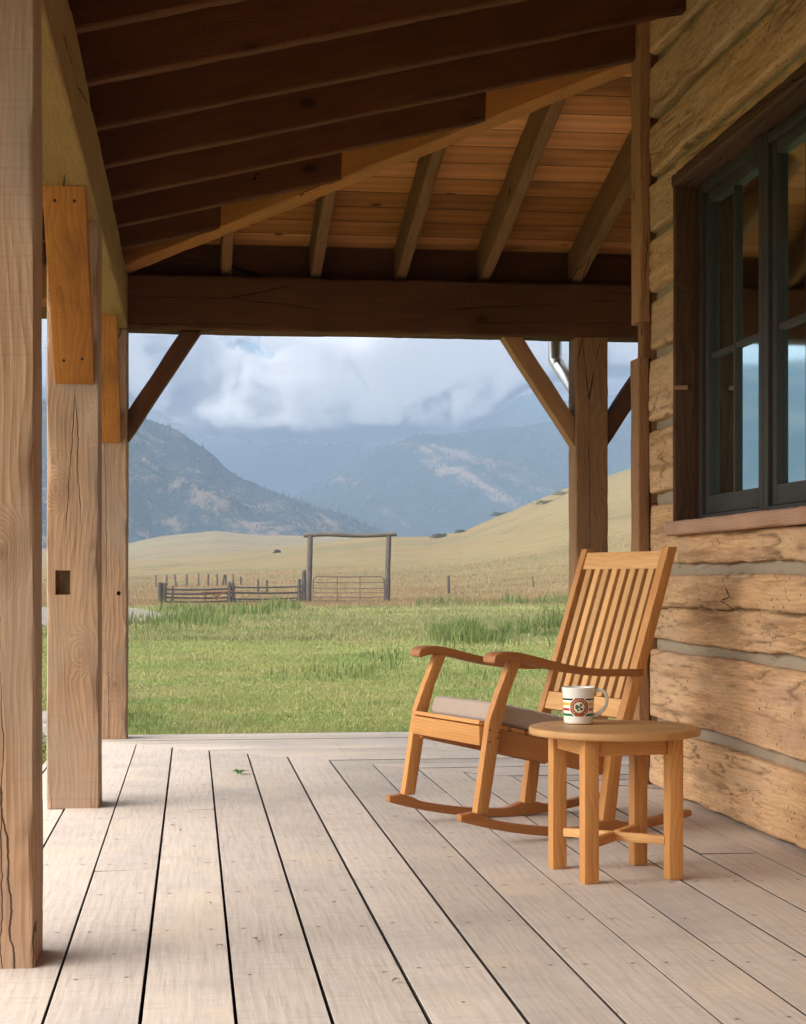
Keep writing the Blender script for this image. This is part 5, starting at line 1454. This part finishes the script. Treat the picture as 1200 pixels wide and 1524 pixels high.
# ------------------------------------------------------------------ clouds: a bank of real vapour lying on the far mountain
def mat_cloud():
    m, nt = new_mat('cloud_vapour'); g = G(nt)
    v = g.n('TexCoord', out='Object')       # metres, box centred on the origin
    sp = g.n('SeparateXYZ', {0: v}, out='')
    x, y, z = sp.outputs
    wv = g.vm('ADD', v, g.vm('MULTIPLY', g.vm('SUBTRACT', g.noise(v, 0.011, 3, out='Color'), (0.5, 0.5, 0.5)), (70, 70, 60)))
    n1 = g.noise(g.vm('MULTIPLY', wv, (0.8, 0.8, 1.1)), 0.0062, 2, 0.5)
    n2 = g.noise(wv, 0.022, 7, 0.66)
    n = g.m('ADD', g.m('MULTIPLY', n1, 0.62), g.m('MULTIPLY', n2, 0.38))
    low = g.noise(g.n('CombineXYZ', {0: x, 1: 0.0, 2: 3.0}), 0.009, 3)
    zb = g.m('ADD', g.m('ADD', -96.0, g.ss(x, 150, 290, 0, 95)), g.m('ADD', g.ss(x, -290, -400, 0, 60), g.m('MULTIPLY', g.m('SUBTRACT', low, 0.5), 50.0)))
    bot = g.ss(g.m('SUBTRACT', z, zb), -22, 26)
    d = g.m('SUBTRACT', g.m('ADD', n, g.m('MULTIPLY', bot, 0.36)), 0.815)
    d = g.m('MULTIPLY', g.m('MINIMUM', g.m('MAXIMUM', d, 0.0), 0.07), 2.0)
    ed = g.m('MULTIPLY', g.ss(g.m('ABSOLUTE', y), 90, 140, 1, 0), g.ss(z, 100, 150, 1, 0))
    d = g.m('MULTIPLY', d, ed)
    vol = g.n('VolumePrincipled', {'Color': (0.965, 0.95, 0.935, 1), 'Density': d, 'Anisotropy': 0.25}, out='Volume')
    g.done(None, vol)
    return m
CY = 2850.0
cb = bmesh.new()
box_bm(cb, (-1500, -140, -150), (1500, 140, 150))
cm4 = Matrix.Translation((CY * (SN - 0.02), CY * CS, 1 + CY * (HOR - 590) / F_PX + 20)) @ Matrix.Rotation(-TH, 4, 'Z')
cl = bm_obj('cloud_bank', cb, mat_cloud(), None, cm4)
tag(cl, 'bank of grey white cloud covering the far mountain top', 'cloud', kind='stuff')

# ------------------------------------------------------------------ haze: one closed box of even, thin air
hz_, hnt = new_mat('valley_haze'); g = G(hnt)
g.done(None, g.n('VolumePrincipled', {'Color': (0.37, 0.50, 0.70, 1), 'Density': 0.00038, 'Anisotropy': 0.0}, out='Volume'))
hb = bmesh.new(); box_bm(hb, (-2400, -60, -30), (2400, 2640, 420))
hz_o = bm_obj('haze', hb, hz_, None, Matrix.Rotation(-TH, 4, 'Z'))
tag(hz_o, 'thin blue haze filling the valley air', 'haze', kind='stuff')

# ------------------------------------------------------------------ light
SUN_EL, SUN_AZ = 21.0, 258.0        # azimuth clockwise from +y: light comes from the left, a little from behind
el, az = R(SUN_EL), R(SUN_AZ)
sd_ = Vector((math.sin(az) * math.cos(el), math.cos(az) * math.cos(el), math.sin(el)))
sl = bpy.data.lights.new('sun', 'SUN'); so = bpy.data.objects.new('sun', sl); COL.objects.link(so)
sl.energy = 0.65; sl.angle = R(30); sl.color = (1.0, 0.94, 0.86)
so.rotation_euler = sd_.to_track_quat('Z', 'Y').to_euler()
so.location = (-20, -5, 20)

w = bpy.data.worlds.new('World'); sc.world = w; w.use_nodes = True
nt = w.node_tree; nt.nodes.clear(); g = G(nt)
sky = g.n('TexSky', {}, sky_type='NISHITA', sun_disc=False, sun_elevation=el, sun_rotation=az, altitude=1500.0, air_density=1.0, dust_density=1.5, ozone_density=1.0)
dv = g.n('TexCoord', out='Generated')
sp = g.n('SeparateXYZ', {0: dv}, out='')
dz = sp.outputs[2]
den = g.m('ADD', g.m('MAXIMUM', dz, 0.0), 0.16)
pl = g.n('CombineXYZ', {0: g.m('DIVIDE', sp.outputs[0], den), 1: g.m('DIVIDE', sp.outputs[1], den), 2: g.m('MULTIPLY', dz, 5.0)})
cn = g.noise(pl, 1.15, 7, 0.58, 0.4)
cn2 = g.noise(g.vm('ADD', pl, (7, 3, 1)), 2.6, 6, 0.6, 0.2)
mask = g.ss(cn, 0.36, 0.56)
cc = g.mix(g.ss(cn2, 0.35, 0.68), (5.1, 4.95, 4.85), (9.0, 8.7, 8.3))
up = g.ss(dz, 0.02, 0.75, 0.185, 0.9)                       # an overcast sky is brighter overhead
cc = g.vm('MULTIPLY', cc, g.n('CombineXYZ', {0: up, 1: up, 2: up}))
dt = g.n('VectorMath', {0: dv, 1: tuple(sd_)}, out='Value', operation='DOT_PRODUCT')
gw_ = g.ss(dt, 0.05, 1.0, 0.8, 9.0)                     # the veil of cloud is brighter round the hidden sun
cc = g.vm('MULTIPLY', cc, g.n('CombineXYZ', {0: gw_, 1: gw_, 2: gw_}))
skc = g.mix(mask, sky, cc)
bg = g.n('Background', {'Color': skc, 'Strength': 0.10})
o_ = g.n('OutputWorld', {}, out='')
nt.links.new(bg, o_.inputs['Surface'])

# ------------------------------------------------------------------ render settings
sc.view_settings.view_transform = 'Standard'; sc.view_settings.look = 'None'
sc.view_settings.exposure = 1.05; sc.view_settings.gamma = 1.0
try: sc.view_settings.use_curve_mapping = False
except Exception: pass
cy = sc.cycles
cy.max_bounces = 10; cy.diffuse_bounces = 5; cy.glossy_bounces = 4; cy.transmission_bounces = 4; cy.volume_bounces = 9; cy.transparent_max_bounces = 6
cy.volume_step_rate = 0.08; cy.volume_max_steps = 256
cy.sample_clamp_indirect = 8.0
cy.use_adaptive_sampling = True; cy.adaptive_threshold = 0.02
cy.use_denoising = True
try: cy.denoiser = 'OPENIMAGEDENOISE'; cy.denoising_input_passes = 'RGB_ALBEDO_NORMAL'
except Exception: pass
